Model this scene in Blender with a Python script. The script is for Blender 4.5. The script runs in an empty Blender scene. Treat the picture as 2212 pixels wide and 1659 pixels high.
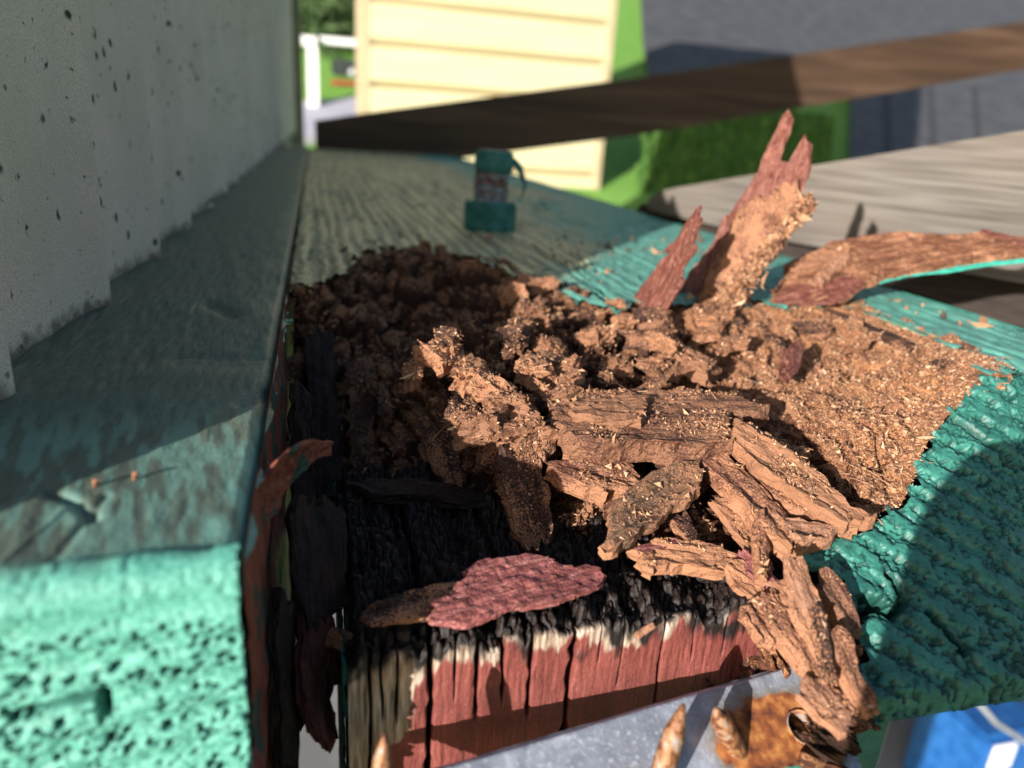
import bpy, bmesh, math, random
import numpy as np
from mathutils import Vector, Matrix
from mathutils.geometry import delaunay_2d_cdt

# ------------------------------------------------------------------ units: 1 u = 6 mm; z = 0 is the top of the painted timber, +y runs along it
S = 0.006
SC = bpy.context.scene
COL = SC.collection

# ------------------------------------------------------------------ camera (a phone held about 4 cm above the timber)
F, CX, CY = 1598.0, 1106.0, 829.5
def nrm(v): v = np.array(v, float); return v / np.linalg.norm(v)
def _rc(px, py): return nrm([(px - CX) / F, (CY - py) / F, -1])
_d = _rc(680, 245); _u = -_rc(782, 4400); _u = nrm(_u - _d * np.dot(_u, _d)); _x = nrm(np.cross(_d, _u))
M = np.array([_x, _d, _u]); CAM = np.array([0, 0, 7.0])
def ray(px, py): return M @ _rc(px, py)
def atz(px, py, z=0.0): r = ray(px, py); return CAM + r * ((z - 7.0) / r[2])
def aty(px, py, y): r = ray(px, py); return CAM + r * (y / r[1])
def atplane(px, py, p0, n):
    r = ray(px, py); return CAM + r * (np.dot(np.array(p0) - CAM, n) / np.dot(r, n))
cam_d = bpy.data.cameras.new('camera'); cam = bpy.data.objects.new('camera', cam_d); COL.objects.link(cam)
cam.matrix_world = Matrix([[*M[0], 0], [*M[1], 0], [*M[2], 7.0 * S], [0, 0, 0, 1]])
cam_d.sensor_width = 36; cam_d.lens = 36 * F / 2212
cam_d.clip_start = 0.005; cam_d.clip_end = 200
cam_d.dof.use_dof = True; cam_d.dof.focus_distance = 21.5 * S; cam_d.dof.aperture_fstop = 15.5
SC.camera = cam

# ------------------------------------------------------------------ daylight
SUN_AZ, SUN_EL = math.radians(49), math.radians(13)
LD = Vector((math.sin(SUN_AZ) * math.cos(SUN_EL), math.cos(SUN_AZ) * math.cos(SUN_EL), -math.sin(SUN_EL)))
sl = bpy.data.lights.new('sun', 'SUN'); sl.energy = 5.0; sl.angle = math.radians(0.5); sl.color = (1.0, 0.955, 0.90)
so = bpy.data.objects.new('sun', sl); COL.objects.link(so); so.rotation_euler = LD.to_track_quat('-Z', 'Y').to_euler()
w = bpy.data.worlds.new('World'); SC.world = w; w.use_nodes = True
wn = w.node_tree; sky = wn.nodes.new('ShaderNodeTexSky'); sky.sky_type = 'NISHITA'; sky.sun_disc = False
sky.sun_elevation = SUN_EL; sky.sun_rotation = math.atan2(-LD.x, -LD.y)
bg = wn.nodes['Background']; bg.inputs[1].default_value = 0.09; wn.links.new(sky.outputs[0], bg.inputs[0])
SC.view_settings.view_transform = 'Standard'; SC.view_settings.look = 'None'
SC.view_settings.exposure = 0.85; SC.view_settings.gamma = 1; SC.view_settings.use_curve_mapping = False

# ------------------------------------------------------------------ numpy noise
def _h(ix, iy, iz, seed):
    with np.errstate(over='ignore'):
        h = (ix.astype(np.int64).astype(np.uint32) * np.uint32(374761393) + iy.astype(np.int64).astype(np.uint32) * np.uint32(668265263)
             + iz.astype(np.int64).astype(np.uint32) * np.uint32(2246822519) + np.uint32((seed * 3266489917) & 0xffffffff))
        h ^= h >> np.uint32(15); h *= np.uint32(2246822519); h ^= h >> np.uint32(13); h *= np.uint32(3266489917); h ^= h >> np.uint32(16)
    return h.astype(np.float64) / 4294967295.0
def vn(x, y, z=None, seed=0):
    x = np.asarray(x, float); y = np.asarray(y, float); z = np.zeros_like(x) if z is None else np.asarray(z, float)
    ix, iy, iz = np.floor(x), np.floor(y), np.floor(z); fx, fy, fz = x - ix, y - iy, z - iz
    fx, fy, fz = [f * f * (3 - 2 * f) for f in (fx, fy, fz)]; r = 0
    for a in (0, 1):
        for b in (0, 1):
            for c in (0, 1):
                r = r + _h(ix + a, iy + b, iz + c, seed) * (fx if a else 1 - fx) * (fy if b else 1 - fy) * (fz if c else 1 - fz)
    return r * 2 - 1
def fbm(x, y, z=None, o=4, seed=0, g=0.5):
    r, a, f = 0, 1, 1
    for i in range(o):
        r = r + a * vn(np.asarray(x) * f, np.asarray(y) * f, None if z is None else np.asarray(z) * f, seed + i * 7); a *= g; f *= 2.03
    return r
def voro(x, y, z, seed=0):
    ix, iy, iz = np.floor(x), np.floor(y), np.floor(z)
    f1 = np.full(x.shape, 9.0); f2 = np.full(x.shape, 9.0); idv = np.zeros(x.shape)
    lx, ly, lz = np.zeros(x.shape), np.zeros(x.shape), np.zeros(x.shape)
    for a in (-1, 0, 1):
        for b in (-1, 0, 1):
            for c in (-1, 0, 1):
                jx, jy, jz = ix + a, iy + b, iz + c
                dx = jx + _h(jx, jy, jz, seed) - x; dy = jy + _h(jx, jy, jz, seed + 1) - y; dz = jz + _h(jx, jy, jz, seed + 2) - z
                d = np.sqrt(dx * dx + dy * dy + dz * dz); m = d < f1
                f2 = np.where(m, f1, np.minimum(f2, d)); f1 = np.where(m, d, f1)
                idv = np.where(m, _h(jx, jy, jz, seed + 3), idv); lx = np.where(m, dx, lx); ly = np.where(m, dy, ly); lz = np.where(m, dz, lz)
    return f1, f2, idv, lx, ly, lz
def sst(a, b, x): t = np.clip((x - a) / (b - a), 0, 1); return t * t * (3 - 2 * t)
def inpoly(x, y, poly):
    r = np.zeros(x.shape, bool); n = len(poly)
    for i in range(n):
        x0, y0 = poly[i][:2]; x1, y1 = poly[(i + 1) % n][:2]
        if y0 == y1: continue
        r ^= ((y0 > y) != (y1 > y)) & (x < (x1 - x0) * (y - y0) / (y1 - y0) + x0)
    return r
def segd(x, y, pts):
    d = np.full(x.shape, 99.0)
    for (x0, y0), (x1, y1) in zip(pts[:-1], pts[1:]):
        vx, vy = x1 - x0, y1 - y0; t = np.clip(((x - x0) * vx + (y - y0) * vy) / (vx * vx + vy * vy + 1e-9), 0, 1)
        d = np.minimum(d, np.hypot(x - x0 - t * vx, y - y0 - t * vy))
    return d

# ------------------------------------------------------------------ object helpers
def tag(o, label=None, cat=None, group=None, kind=None):
    if label: o['label'] = label
    if cat: o['category'] = cat
    if group: o['group'] = group
    if kind: o['kind'] = kind
    return o
def empty(name, loc=(0, 0, 0), **k):
    o = bpy.data.objects.new(name, None); COL.objects.link(o); o.location = [c * S for c in loc]; o.empty_display_size = 0.01
    bpy.context.view_layer.update(); return tag(o, **k)
def par(o, parent):
    if parent and parent.type == 'MESH': bpy.context.view_layer.update()
    if parent: o.parent = parent; o.matrix_parent_inverse = parent.matrix_world.inverted()
def mesh(name, verts, faces, mat, parent=None, smooth=False, attrs=None, **k):
    me = bpy.data.meshes.new(name); v = np.asarray(verts, np.float64) * S
    if isinstance(faces, np.ndarray):
        n, m = len(faces), faces.shape[1]
        me.vertices.add(len(v)); me.vertices.foreach_set('co', v.ravel()); me.loops.add(n * m); me.loops.foreach_set('vertex_index', faces.ravel().astype(np.int32))
        me.polygons.add(n); me.polygons.foreach_set('loop_start', np.arange(0, n * m, m, dtype=np.int32)); me.update(calc_edges=True)
    else:
        me.from_pydata([tuple(p) for p in v], [], faces); me.update()
    me.polygons.foreach_set('use_smooth', np.full(len(me.polygons), smooth)); me.materials.append(mat)
    for an, av in (attrs or {}).items():
        at = me.attributes.new(an, 'FLOAT', 'POINT'); at.data.foreach_set('value', np.asarray(av, np.float32))
    o = bpy.data.objects.new(name, me); COL.objects.link(o); par(o, parent); return tag(o, **k)
def grid_faces(nu, nv, keep=None):
    i = np.arange(nu * nv).reshape(nu, nv)
    f = np.stack([i[:-1, :-1], i[1:, :-1], i[1:, 1:], i[:-1, 1:]], -1).reshape(-1, 4)
    if keep is not None: f = f[keep.ravel()[f].all(1)]
    return f
def compact(v, f, attrs):
    used = np.zeros(len(v), bool); used[f.ravel()] = True; idx = np.cumsum(used) - 1
    return v[used], idx[f], {k: a[used] for k, a in attrs.items()}
def box(name, lo, hi, mat, parent=None, bev=0.0, **k):
    bm = bmesh.new(); bmesh.ops.create_cube(bm, size=1)
    for v in bm.verts: v.co = Vector([(lo[i] + hi[i]) / 2 + v.co[i] * (hi[i] - lo[i]) for i in range(3)]) * S
    if bev: bmesh.ops.bevel(bm, geom=bm.edges[:], offset=bev * S, segments=2, affect='EDGES')
    me = bpy.data.meshes.new(name); bm.to_mesh(me); bm.free(); me.materials.append(mat)
    o = bpy.data.objects.new(name, me); COL.objects.link(o); par(o, parent); return tag(o, **k)
def lathe(prof, n, base, axis, jit=0.0, seed=0, sides=None):
    """rings of (radius, height) round an axis"""
    ax = nrm(axis); t = nrm(np.cross(ax, [0.31, 0.9, 0.2])); b = np.cross(ax, t); V, Fc = [], []
    rg = random.Random(seed)
    for k, (r, h) in enumerate(prof):
        for i in range(n):
            a = 2 * math.pi * i / n; rr = r * (1 + rg.uniform(-jit, jit))
            V.append(np.array(base) + ax * h + (t * math.cos(a) + b * math.sin(a)) * rr)
    for k in range(len(prof) - 1):
        for i in range(n):
            j = (i + 1) % n; Fc.append((k * n + i, k * n + j, (k + 1) * n + j, (k + 1) * n + i))
    Fc.append(tuple(range(n))[::-1]); Fc.append(tuple((len(prof) - 1) * n + i for i in range(n)))
    return V, Fc
def tube(pts, rad, n=8):
    V, Fc = [], []; pts = [np.array(p, float) for p in pts]
    for k, p in enumerate(pts):
        d = nrm(pts[min(k + 1, len(pts) - 1)] - pts[max(k - 1, 0)]); t = nrm(np.cross(d, [0.3, 0.2, 0.93])); b = np.cross(d, t); r = rad[k] if hasattr(rad, '__len__') else rad
        for i in range(n): a = 2 * math.pi * i / n; V.append(p + (t * math.cos(a) + b * math.sin(a)) * r)
    for k in range(len(pts) - 1):
        for i in range(n): j = (i + 1) % n; Fc.append((k * n + i, k * n + j, (k + 1) * n + j, (k + 1) * n + i))
    Fc.append(tuple(range(n))[::-1]); Fc.append(tuple((len(pts) - 1) * n + i for i in range(n)))
    return V, Fc

# ------------------------------------------------------------------ materials
class NT:
    def __init__(s, name, rough=0.8, spec=0.3):
        s.m = bpy.data.materials.new(name); s.m.use_nodes = True; s.n = s.m.node_tree.nodes; s.l = s.m.node_tree.links
        s.b = s.n['Principled BSDF']; s.b.inputs['Roughness'].default_value = rough; s.b.inputs['Specular IOR Level'].default_value = spec
        tc = s.n.new('ShaderNodeTexCoord'); vm = s.n.new('ShaderNodeVectorMath'); vm.operation = 'SCALE'; vm.inputs[3].default_value = 1 / S
        s.l.new(tc.outputs['Object'], vm.inputs[0]); s.co = vm.outputs[0]; s._h = None
    def sc(s, v, co=None):
        m = s.n.new('ShaderNodeVectorMath'); m.operation = 'MULTIPLY'; m.inputs[1].default_value = v; s.l.new(co or s.co, m.inputs[0]); return m.outputs[0]
    def noise(s, scale=1.0, detail=4, vec=None, dist=0.0, rough=0.5):
        t = s.n.new('ShaderNodeTexNoise'); t.inputs['Scale'].default_value = scale; t.inputs['Detail'].default_value = detail
        t.inputs['Distortion'].default_value = dist; t.inputs['Roughness'].default_value = rough; s.l.new(vec or s.co, t.inputs['Vector']); return t.outputs['Fac']
    def voro(s, scale=1.0, vec=None, feat='F1'):
        t = s.n.new('ShaderNodeTexVoronoi'); t.feature = feat; t.inputs['Scale'].default_value = scale; s.l.new(vec or s.co, t.inputs['Vector']); return t.outputs['Distance']
    def ramp(s, fac, stops):
        r = s.n.new('ShaderNodeValToRGB'); e = r.color_ramp.elements
        while len(e) < len(stops): e.new(0.5)
        for i, (p, c) in enumerate(stops):
            e[i].position = p; e[i].color = (c, c, c, 1) if not hasattr(c, '__len__') else (*c, 1)
        s.l.new(fac, r.inputs[0]); return r.outputs[0]
    def mix(s, f, a, b, mode='MIX'):
        m = s.n.new('ShaderNodeMix'); m.data_type = 'RGBA'; m.blend_type = mode
        for k, v in ((0, f), (6, a), (7, b)):
            if hasattr(v, 'is_linked') or hasattr(v, 'links'): s.l.new(v, m.inputs[k])
            elif k == 0: m.inputs[0].default_value = v
            else: m.inputs[k].default_value = (*v, 1)
        return m.outputs[2]
    def math(s, op, a, b=0.5):
        m = s.n.new('ShaderNodeMath'); m.operation = op
        for k, v in ((0, a), (1, b)):
            if hasattr(v, 'links'): s.l.new(v, m.inputs[k])
            else: m.inputs[k].default_value = v
        return m.outputs[0]
    def attr(s, n): a = s.n.new('ShaderNodeAttribute'); a.attribute_name = n; return a.outputs['Fac']
    def xyz(s, i): x = s.n.new('ShaderNodeSeparateXYZ'); s.l.new(s.co, x.inputs[0]); return x.outputs[i]
    def col(s, c):
        if hasattr(c, 'links'): s.l.new(c, s.b.inputs['Base Color'])
        else: s.b.inputs['Base Color'].default_value = (*c, 1)
        return s
    def rough(s, c): s.l.new(c, s.b.inputs['Roughness']); return s
    def bump(s, h, dist=0.1, strength=1.0):
        b = s.n.new('ShaderNodeBump'); b.inputs['Distance'].default_value = dist * S; b.inputs['Strength'].default_value = strength
        s.l.new(h, b.inputs['Height'])
        if s._h: s.l.new(s._h, b.inputs['Normal'])
        s._h = b.outputs[0]; s.l.new(s._h, s.b.inputs['Normal']); return s

TEAL = (0.15, 0.40, 0.32); TEALD = (0.07, 0.26, 0.20)
def m_rot():
    t = NT('rotten_wood', 0.85, 0.25)
    dust = t.attr('dust'); cell = t.attr('cell'); crack = t.attr('crack')
    fib = t.noise(1.0, 5, t.sc((9, 1.1, 9)), 0.4)
    wood = t.ramp(fib, [(0.3, (0.035, 0.012, 0.008)), (0.5, (0.11, 0.036, 0.018)), (0.7, (0.20, 0.07, 0.036))])
    wood = t.mix(t.ramp(cell, [(0.25, 0.0), (0.8, 0.85)]), wood, (0.065, 0.026, 0.017))
    g = t.noise(16, 3); sp = t.noise(34, 2)
    du = t.ramp(g, [(0.3, (0.17, 0.068, 0.033)), (0.5, (0.37, 0.16, 0.07)), (0.72, (0.56, 0.28, 0.13))])
    big = t.noise(0.5, 3); du = t.mix(t.ramp(big, [(0.42, 0.0), (0.62, 0.55)]), du, (0.34, 0.16, 0.095))
    dm = t.math('ADD', dust, t.math('MULTIPLY', t.math('SUBTRACT', g, 0.5), 1.6)); c = t.mix(t.ramp(dm, [(0.35, 0.0), (0.6, 1.0)]), wood, du)
    c = t.mix(t.ramp(sp, [(0.66, 0.0), (0.72, 1.0)]), c, (0.60, 0.34, 0.16))
    c = t.mix(crack, c, (0.022, 0.012, 0.009)); t.col(c)
    t.bump(g, 0.06, 0.8); t.bump(fib, 0.06, 0.6); t.bump(sp, 0.03, 0.7); return t.m
def m_wood(name, dark, mid, lite, along=0, dusty=0.35, dcol=(0.38, 0.18, 0.095), rough=0.75, scale=1.0):
    t = NT(name, rough, 0.35); v = [9 * scale] * 3; v[along] = 0.8 * scale
    fib = t.noise(1.0, 6, t.sc(v), 0.6); c = t.ramp(fib, [(0.3, dark), (0.5, mid), (0.72, lite)])
    g = t.noise(17, 3); big = t.noise(0.9, 3)
    c = t.mix(t.ramp(big, [(0.35, 0.0), (0.7, 0.45)]), c, dark)
    if dusty:
        f = t.math('ADD', t.math('MULTIPLY', big, 0.9), t.math('MULTIPLY', g, 0.9)); c = t.mix(t.ramp(f, [(0.98 - dusty * .5, 0.0), (1.16 - dusty * .5, 0.9)]), c, dcol)
    oi = t.n.new('ShaderNodeObjectInfo'); c = t.mix(t.ramp(oi.outputs['Random'], [(0.0, 0.55), (0.6, 0.0)]), c, t.mix(0.62, c, (0.03, 0.014, 0.01)))
    t.col(c); t.bump(fib, 0.06, 0.8); t.bump(g, 0.05, 0.8); return t.m
def m_teal_top():
    t = NT('weathered_teal_paint', 0.5, 0.5); ridge = t.attr('ridge'); lich_shade = t.attr('lichen_shade'); n2 = t.noise(1.0, 5, t.sc((7, .5, 7)), 0.5); b = t.noise(0.35, 4); f = t.noise(5, 4)
    c = t.mix(t.ramp(n2, [(0.35, 0.0), (0.65, 1.0)]), TEALD, TEAL); c = t.mix(t.ramp(f, [(0.45, 0.0), (0.75, 0.35)]), c, (0.16, 0.42, 0.33))
    c = t.mix(t.math('MULTIPLY', lich_shade, t.ramp(b, [(0.35, 0.75), (0.65, 1.0)])), c, (0.29, 0.24, 0.125))
    li = t.math('MULTIPLY', t.ramp(t.math('ADD', ridge, t.math('MULTIPLY', t.math('SUBTRACT', f, .5), 1.2)), [(0.45, 0.0), (0.72, 1.0)]), lich_shade)
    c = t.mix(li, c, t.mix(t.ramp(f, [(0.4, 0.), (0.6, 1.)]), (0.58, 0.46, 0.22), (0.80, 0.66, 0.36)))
    c = t.mix(t.ramp(t.math('ADD', ridge, t.math('MULTIPLY', f, .2)), [(0.12, 0.85), (0.24, 0.0)]), c, (0.012, 0.035, 0.028)); t.col(c); t.rough(t.ramp(f, [(0.3, 0.42), (0.7, 0.75)])); t.bump(n2, 0.12, 0.6); t.bump(f, 0.03, 0.6); return t.m
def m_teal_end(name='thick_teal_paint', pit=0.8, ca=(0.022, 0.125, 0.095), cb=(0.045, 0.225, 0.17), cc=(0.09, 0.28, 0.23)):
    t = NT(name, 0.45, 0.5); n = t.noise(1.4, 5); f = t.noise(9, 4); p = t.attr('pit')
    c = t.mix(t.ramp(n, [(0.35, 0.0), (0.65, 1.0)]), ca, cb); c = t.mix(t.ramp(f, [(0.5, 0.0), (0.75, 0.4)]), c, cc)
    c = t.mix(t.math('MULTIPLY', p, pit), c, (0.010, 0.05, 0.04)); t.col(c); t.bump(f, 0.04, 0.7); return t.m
def m_left_top():
    t = NT('mildewed_green_paint', 0.6, 0.45); g = t.noise(0.25, 4); f = t.noise(1.0, 5, t.sc((5, 1.0, 5))); fi = t.noise(12, 4); w = t.attr('worn')
    c = t.mix(t.ramp(f, [(0.35, 0.0), (0.65, 1.0)]), (0.052, 0.090, 0.070), (0.10, 0.175, 0.138)); c = t.mix(t.ramp(g, [(0.35, 0.25), (0.6, 0.6)]), c, (0.115, 0.115, 0.085))
    c = t.mix(t.math('MULTIPLY', w, t.ramp(fi, [(0.42, 0.0), (0.58, 1.0)])), c, (0.33, 0.32, 0.20)); c = t.mix(t.attr('pale'), c, (0.18, 0.37, 0.30)); c = t.mix(t.attr('front'), c, t.mix(t.ramp(fi, [(0.4, 0.0), (0.62, 1.0)]), (0.055, 0.25, 0.19), (0.13, 0.42, 0.335)))
    c = t.mix(t.attr('pit'), c, (0.008, 0.05, 0.04)); t.col(c); t.rough(t.ramp(fi, [(0.3, 0.4), (0.7, 0.75)])); t.bump(fi, 0.03, 0.5); t.bump(f, 0.03, 0.5); return t.m
def m_redbrown():
    t = NT('red_brown_paint', 0.6, 0.4); f = t.noise(1.0, 5, t.sc((5, 5, .7))); b = t.noise(0.8, 4)
    c = t.mix(t.ramp(f, [(0.35, 0.0), (0.65, 1.0)]), (0.11, 0.028, 0.018), (0.26, 0.075, 0.048)); c = t.mix(t.ramp(b, [(0.53, 0.0), (0.57, 1.0)]), c, (0.015, 0.06, 0.045)); t.col(c); t.bump(f, 0.1, 0.7); return t.m
def m_post():
    t = NT('cracked_red_paint', 0.6, 0.4); p = t.attr('paint'); ch = t.attr('char'); f = t.noise(1.0, 6, t.sc((10, 10, .8)), 0.3); g = t.noise(12, 4); b = t.noise(1.2, 4); gm = t.attr('greenp')
    red = t.ramp(t.math('ADD', t.math('MULTIPLY', b, .6), t.math('MULTIPLY', g, .4)), [(0.3, (0.13, 0.032, 0.026)), (0.6, (0.23, 0.062, 0.050)), (0.8, (0.33, 0.13, 0.105))])
    bare = t.ramp(f, [(0.3, (0.12, 0.085, 0.06)), (0.5, (0.40, 0.30, 0.22)), (0.68, (0.6, 0.5, 0.42))])
    c = t.mix(p, bare, red); c = t.mix(t.math('MULTIPLY', ch, t.ramp(t.math('ADD', f, t.math('MULTIPLY', ch, -.25)), [(0.3, 1.0), (0.62, 0.72)])), c, (0.012, 0.009, 0.008)); c = t.mix(t.attr('top'), c, t.mix(t.ramp(g, [(0.45, 0.0), (0.7, 1.0)]), (0.006, 0.004, 0.004), (0.04, 0.02, 0.014))); c = t.mix(gm, c, (0.03, 0.2, 0.14)); t.col(c); t.bump(f, 0.03, 0.7); t.bump(g, 0.04, 0.6); return t.m
def m_galv():
    t = NT('galvanised_steel', 0.36, 0.5); t.b.inputs['Metallic'].default_value = 0.4; n = t.noise(0.9, 5, None, 1.0); s = t.noise(9, 4); r = t.attr('rust'); e = t.noise(2.2, 5)
    c = t.ramp(n, [(0.3, (0.24, 0.26, 0.31)), (0.55, (0.40, 0.43, 0.50)), (0.75, (0.62, 0.65, 0.72))]); c = t.mix(t.ramp(s, [(0.55, 0.0), (0.75, 0.7)]), c, (0.7, 0.73, 0.8))
    rc = t.ramp(t.noise(3.0, 5), [(0.3, (0.07, 0.022, 0.012)), (0.5, (0.30, 0.09, 0.025)), (0.68, (0.52, 0.22, 0.06)), (0.8, (0.40, 0.33, 0.27))])
    rf = t.ramp(t.math('ADD', r, t.math('MULTIPLY', t.math('SUBTRACT', e, .5), .9)), [(0.42, 0.0), (0.6, 1.0)]); ol = t.ramp(t.math('ADD', r, t.math('MULTIPLY', t.math('SUBTRACT', e, .5), .7)), [(0.12, 0.0), (0.45, .6)])
    c = t.mix(ol, c, (0.26, 0.2, 0.09)); c = t.mix(rf, c, rc); gm = t.ramp(t.math('ADD', t.attr('greenp'), t.math('MULTIPLY', t.math('SUBTRACT', e, .5), 1.1)), [(0.48, 0.0), (0.53, 1.0)]); c = t.mix(gm, c, (0.03, 0.27, 0.19)); t.col(c)
    t.l.new(t.math('MULTIPLY', t.math('SUBTRACT', 1.0, t.math('MAXIMUM', rf, gm)), 0.35), t.b.inputs['Metallic']); t.rough(t.mix(rf, t.ramp(s, [(0.3, 0.3), (0.7, 0.5)]), (0.85, 0.85, 0.85))); t.bump(s, 0.03, 0.5); t.bump(e, 0.05, 0.5); return t.m
def m_siding():
    t = NT('mildewed_siding', 0.7, 0.3); g = t.noise(14, 3); b = t.noise(0.22, 4); v = t.voro(0.9); vv = t.noise(1.7, 4)
    c = t.mix(t.ramp(g, [(0.35, 0.0), (0.65, 1.0)]), (0.60, 0.52, 0.445), (0.78, 0.69, 0.60)); c = t.mix(t.ramp(b, [(0.4, 0.0), (0.7, 0.5)]), c, (0.50, 0.47, 0.36))
    sp = t.math('MULTIPLY', t.ramp(v, [(0.14, 1.0), (0.24, 0.0)]), t.ramp(vv, [(0.47, 0.0), (0.53, 1.0)])); c = t.mix(sp, c, (0.05, 0.045, 0.035))
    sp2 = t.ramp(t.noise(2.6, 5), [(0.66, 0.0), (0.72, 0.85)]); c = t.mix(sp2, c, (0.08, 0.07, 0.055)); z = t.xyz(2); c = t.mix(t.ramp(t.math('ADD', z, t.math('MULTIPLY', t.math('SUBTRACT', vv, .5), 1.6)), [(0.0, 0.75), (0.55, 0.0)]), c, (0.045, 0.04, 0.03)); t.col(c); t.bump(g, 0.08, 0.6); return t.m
def m_simple(name, c1, c2, scale=1.0, rough=0.8, bump=0.0, vec=(1, 1, 1), metal=0.0, detail=4):
    t = NT(name, rough); n = t.noise(scale, detail, t.sc(vec)); t.col(t.mix(t.ramp(n, [(0.35, 0.0), (0.65, 1.0)]), c1, c2)); t.b.inputs['Metallic'].default_value = metal
    if bump: t.bump(n, bump, 0.8)
    return t.m
def m_grass():
    t = NT('lawn_grass', 0.8); n = t.noise(0.05, 4); f = t.noise(0.9, 4); c = t.mix(t.ramp(f, [(0.35, 0.0), (0.65, 1.0)]), (0.10, 0.26, 0.025), (0.24, 0.48, 0.09)); c = t.mix(t.ramp(n, [(0.4, 0.0), (0.7, 0.35)]), c, (0.26, 0.42, 0.12)); t.col(c); t.bump(f, 2.0, 0.8); return t.m

ROT = m_rot()
W_BROWN = m_wood('brown_rotten_chunk', (0.03, 0.012, 0.008), (0.105, 0.036, 0.019), (0.22, 0.08, 0.042), 1, 0.5)
W_DARK = m_wood('dark_cubical_chunk', (0.014, 0.009, 0.008), (0.045, 0.020, 0.015), (0.11, 0.045, 0.030), 1, 0.2)
W_RUST = m_wood('orange_brown_chunk', (0.05, 0.016, 0.008), (0.17, 0.056, 0.024), (0.32, 0.13, 0.058), 1, 0.75)
W_X = m_wood('split_wood', (0.035, 0.014, 0.010), (0.135, 0.052, 0.031), (0.27, 0.115, 0.068), 0, 0.4, scale=1.4)
W_XD = m_wood('split_wood_dusty', (0.05, 0.018, 0.010), (0.18, 0.064, 0.030), (0.33, 0.14, 0.066), 0, 0.8, scale=1.4)
W_GREYX = m_wood('grey_splinter_wood', (0.03, 0.02, 0.016), (0.15, 0.088, 0.055), (0.33, 0.19, 0.10), 0, 0.3, scale=1.5)
W_SHINE = m_wood('reddish_peeled_wood', (0.08, 0.024, 0.016), (0.20, 0.064, 0.042), (0.36, 0.16, 0.12), 0, 0.0, rough=0.36, scale=1.5)
W_BLACK = m_wood('cavity_shade_wood', (0.006, 0.004, 0.003), (0.025, 0.011, 0.008), (0.07, 0.03, 0.02), 0, 0)  # near-black wood: the cavity's shade is put into the colour
W_STRIP = m_wood('peeled_strip_wood', (0.035, 0.014, 0.010), (0.16, 0.060, 0.030), (0.34, 0.15, 0.075), 0, 0.15, rough=0.5, scale=1.6)
W_PINK = m_wood('faded_pink_paint', (0.10, 0.03, 0.028), (0.32, 0.09, 0.082), (0.52, 0.24, 0.215), 0, 0.0, rough=0.6, scale=1.4)
W_PALE = m_wood('pale_tan_wood', (0.13, 0.055, 0.032), (0.30, 0.145, 0.085), (0.44, 0.25, 0.165), 0, 0.2, scale=1.4)
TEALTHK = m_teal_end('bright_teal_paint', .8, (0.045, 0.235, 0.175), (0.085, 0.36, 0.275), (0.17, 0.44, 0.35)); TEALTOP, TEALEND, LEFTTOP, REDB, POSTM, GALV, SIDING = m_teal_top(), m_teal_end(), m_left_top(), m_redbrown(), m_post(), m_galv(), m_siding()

# ================================================================== THE ROTTED BOARD
board = empty('rotted_board', (14, 40, -5.5), label='wide teal painted timber with its near end rotted out into crumbling brown wood', cat='timber board')
BEV = lambda z: 11 + (z + 5.5) * 1.56          # sawn end: slopes back from the bottom edge to the top
def bevp(px, py): return atplane(px, py, (0, 11, -5.5), nrm([0, -1, 1.56]))
rim_px = [(628, 600), (650, 610), (700, 606), (735, 585), (780, 545), (870, 533), (960, 552), (1040, 568), (1130, 600), (1200, 628), (1290, 652), (1380, 662), (1500, 668), (1600, 645), (1700, 662), (1800, 655), (1900, 690), (2000, 727), (2130, 792)]
rim = [atz(px, py)[:2] for px, py in rim_px]
face_px = [(2130, 800), (2105, 840), (2040, 905), (2000, 960), (1975, 1030), (1950, 1085), (1900, 1105), (1850, 1140), (1790, 1165), (1715, 1190), (1760, 1240), (1830, 1275), (1850, 1330), (1865, 1400), (1835, 1440), (1850, 1500), (1880, 1530), (1900, 1556)]
face3 = [bevp(px, py) for px, py in face_px]
hole = [tuple(p) for p in rim] + [tuple(p[:2]) for p in face3] + [(12.3, 10.2), (-1.2, 10.2)]

# --- painted top skin
nu, nv = 560, 620
uu = np.linspace(-0.125, 1.56, nu)[:, None] * np.ones((1, nv)); yy = np.ones((nu, 1)) * np.exp(np.linspace(math.log(19.3), math.log(172), nv))[None, :]
X = np.clip(uu * yy, -1.18, 30.0); Y = yy.copy()
warp = fbm(X * .15, Y * .02, seed=3, o=2) * .5
grain = fbm((X + warp) * 2.6, Y * .16, seed=5, o=4); rid = 0.5 + 0.5 * np.sin((X + warp) * 7.5 + 2.5 * vn(X * .5, Y * .06, seed=9) + 1.2 * vn(X * 2, Y * .4, seed=19))
ridge = np.clip(0.45 * rid + 0.35 * (grain * .6 + .5) + 0.15, 0, 1)
ck = 1 - sst(0.02, 0.10, np.abs(fbm((X + warp) * 1.5, Y * .10, seed=31, o=3)) + 0.12 * sst(-.2, .5, vn(X * .4, Y * .12, seed=33))); ridge = ridge * (1 - .9 * ck)
Z = (ridge - 0.6) * 0.16 + 0.05 * fbm(X * 4, Y * 1.2, seed=12, o=3) - 0.18 * ck
lich_shade = sst(26, 14, X + 4 * fbm(X * .2, Y * .06, seed=14, o=3)) * sst(30, 34, Y + X * .2)
lich_shade = np.clip(lich_shade * sst(22, 5, X - (Y - 38) * .5 + 3 * fbm(X * .3, Y * .1, seed=15, o=2)) * 1.5, 0, 1)
gr = [tuple(atz(px, py)[:2]) for px, py in [(1835, 650), (1960, 705), (2060, 740), (2160, 765), (2230, 800)]]
dg = segd(X, Y, gr); Z -= 0.6 * np.exp(-(dg / 0.13) ** 2); ridge = ridge * (1 - np.exp(-(dg / 0.16) ** 2))
Z -= 2.0 * sst(29.75, 30.0, X) ** 2 * .2
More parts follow.
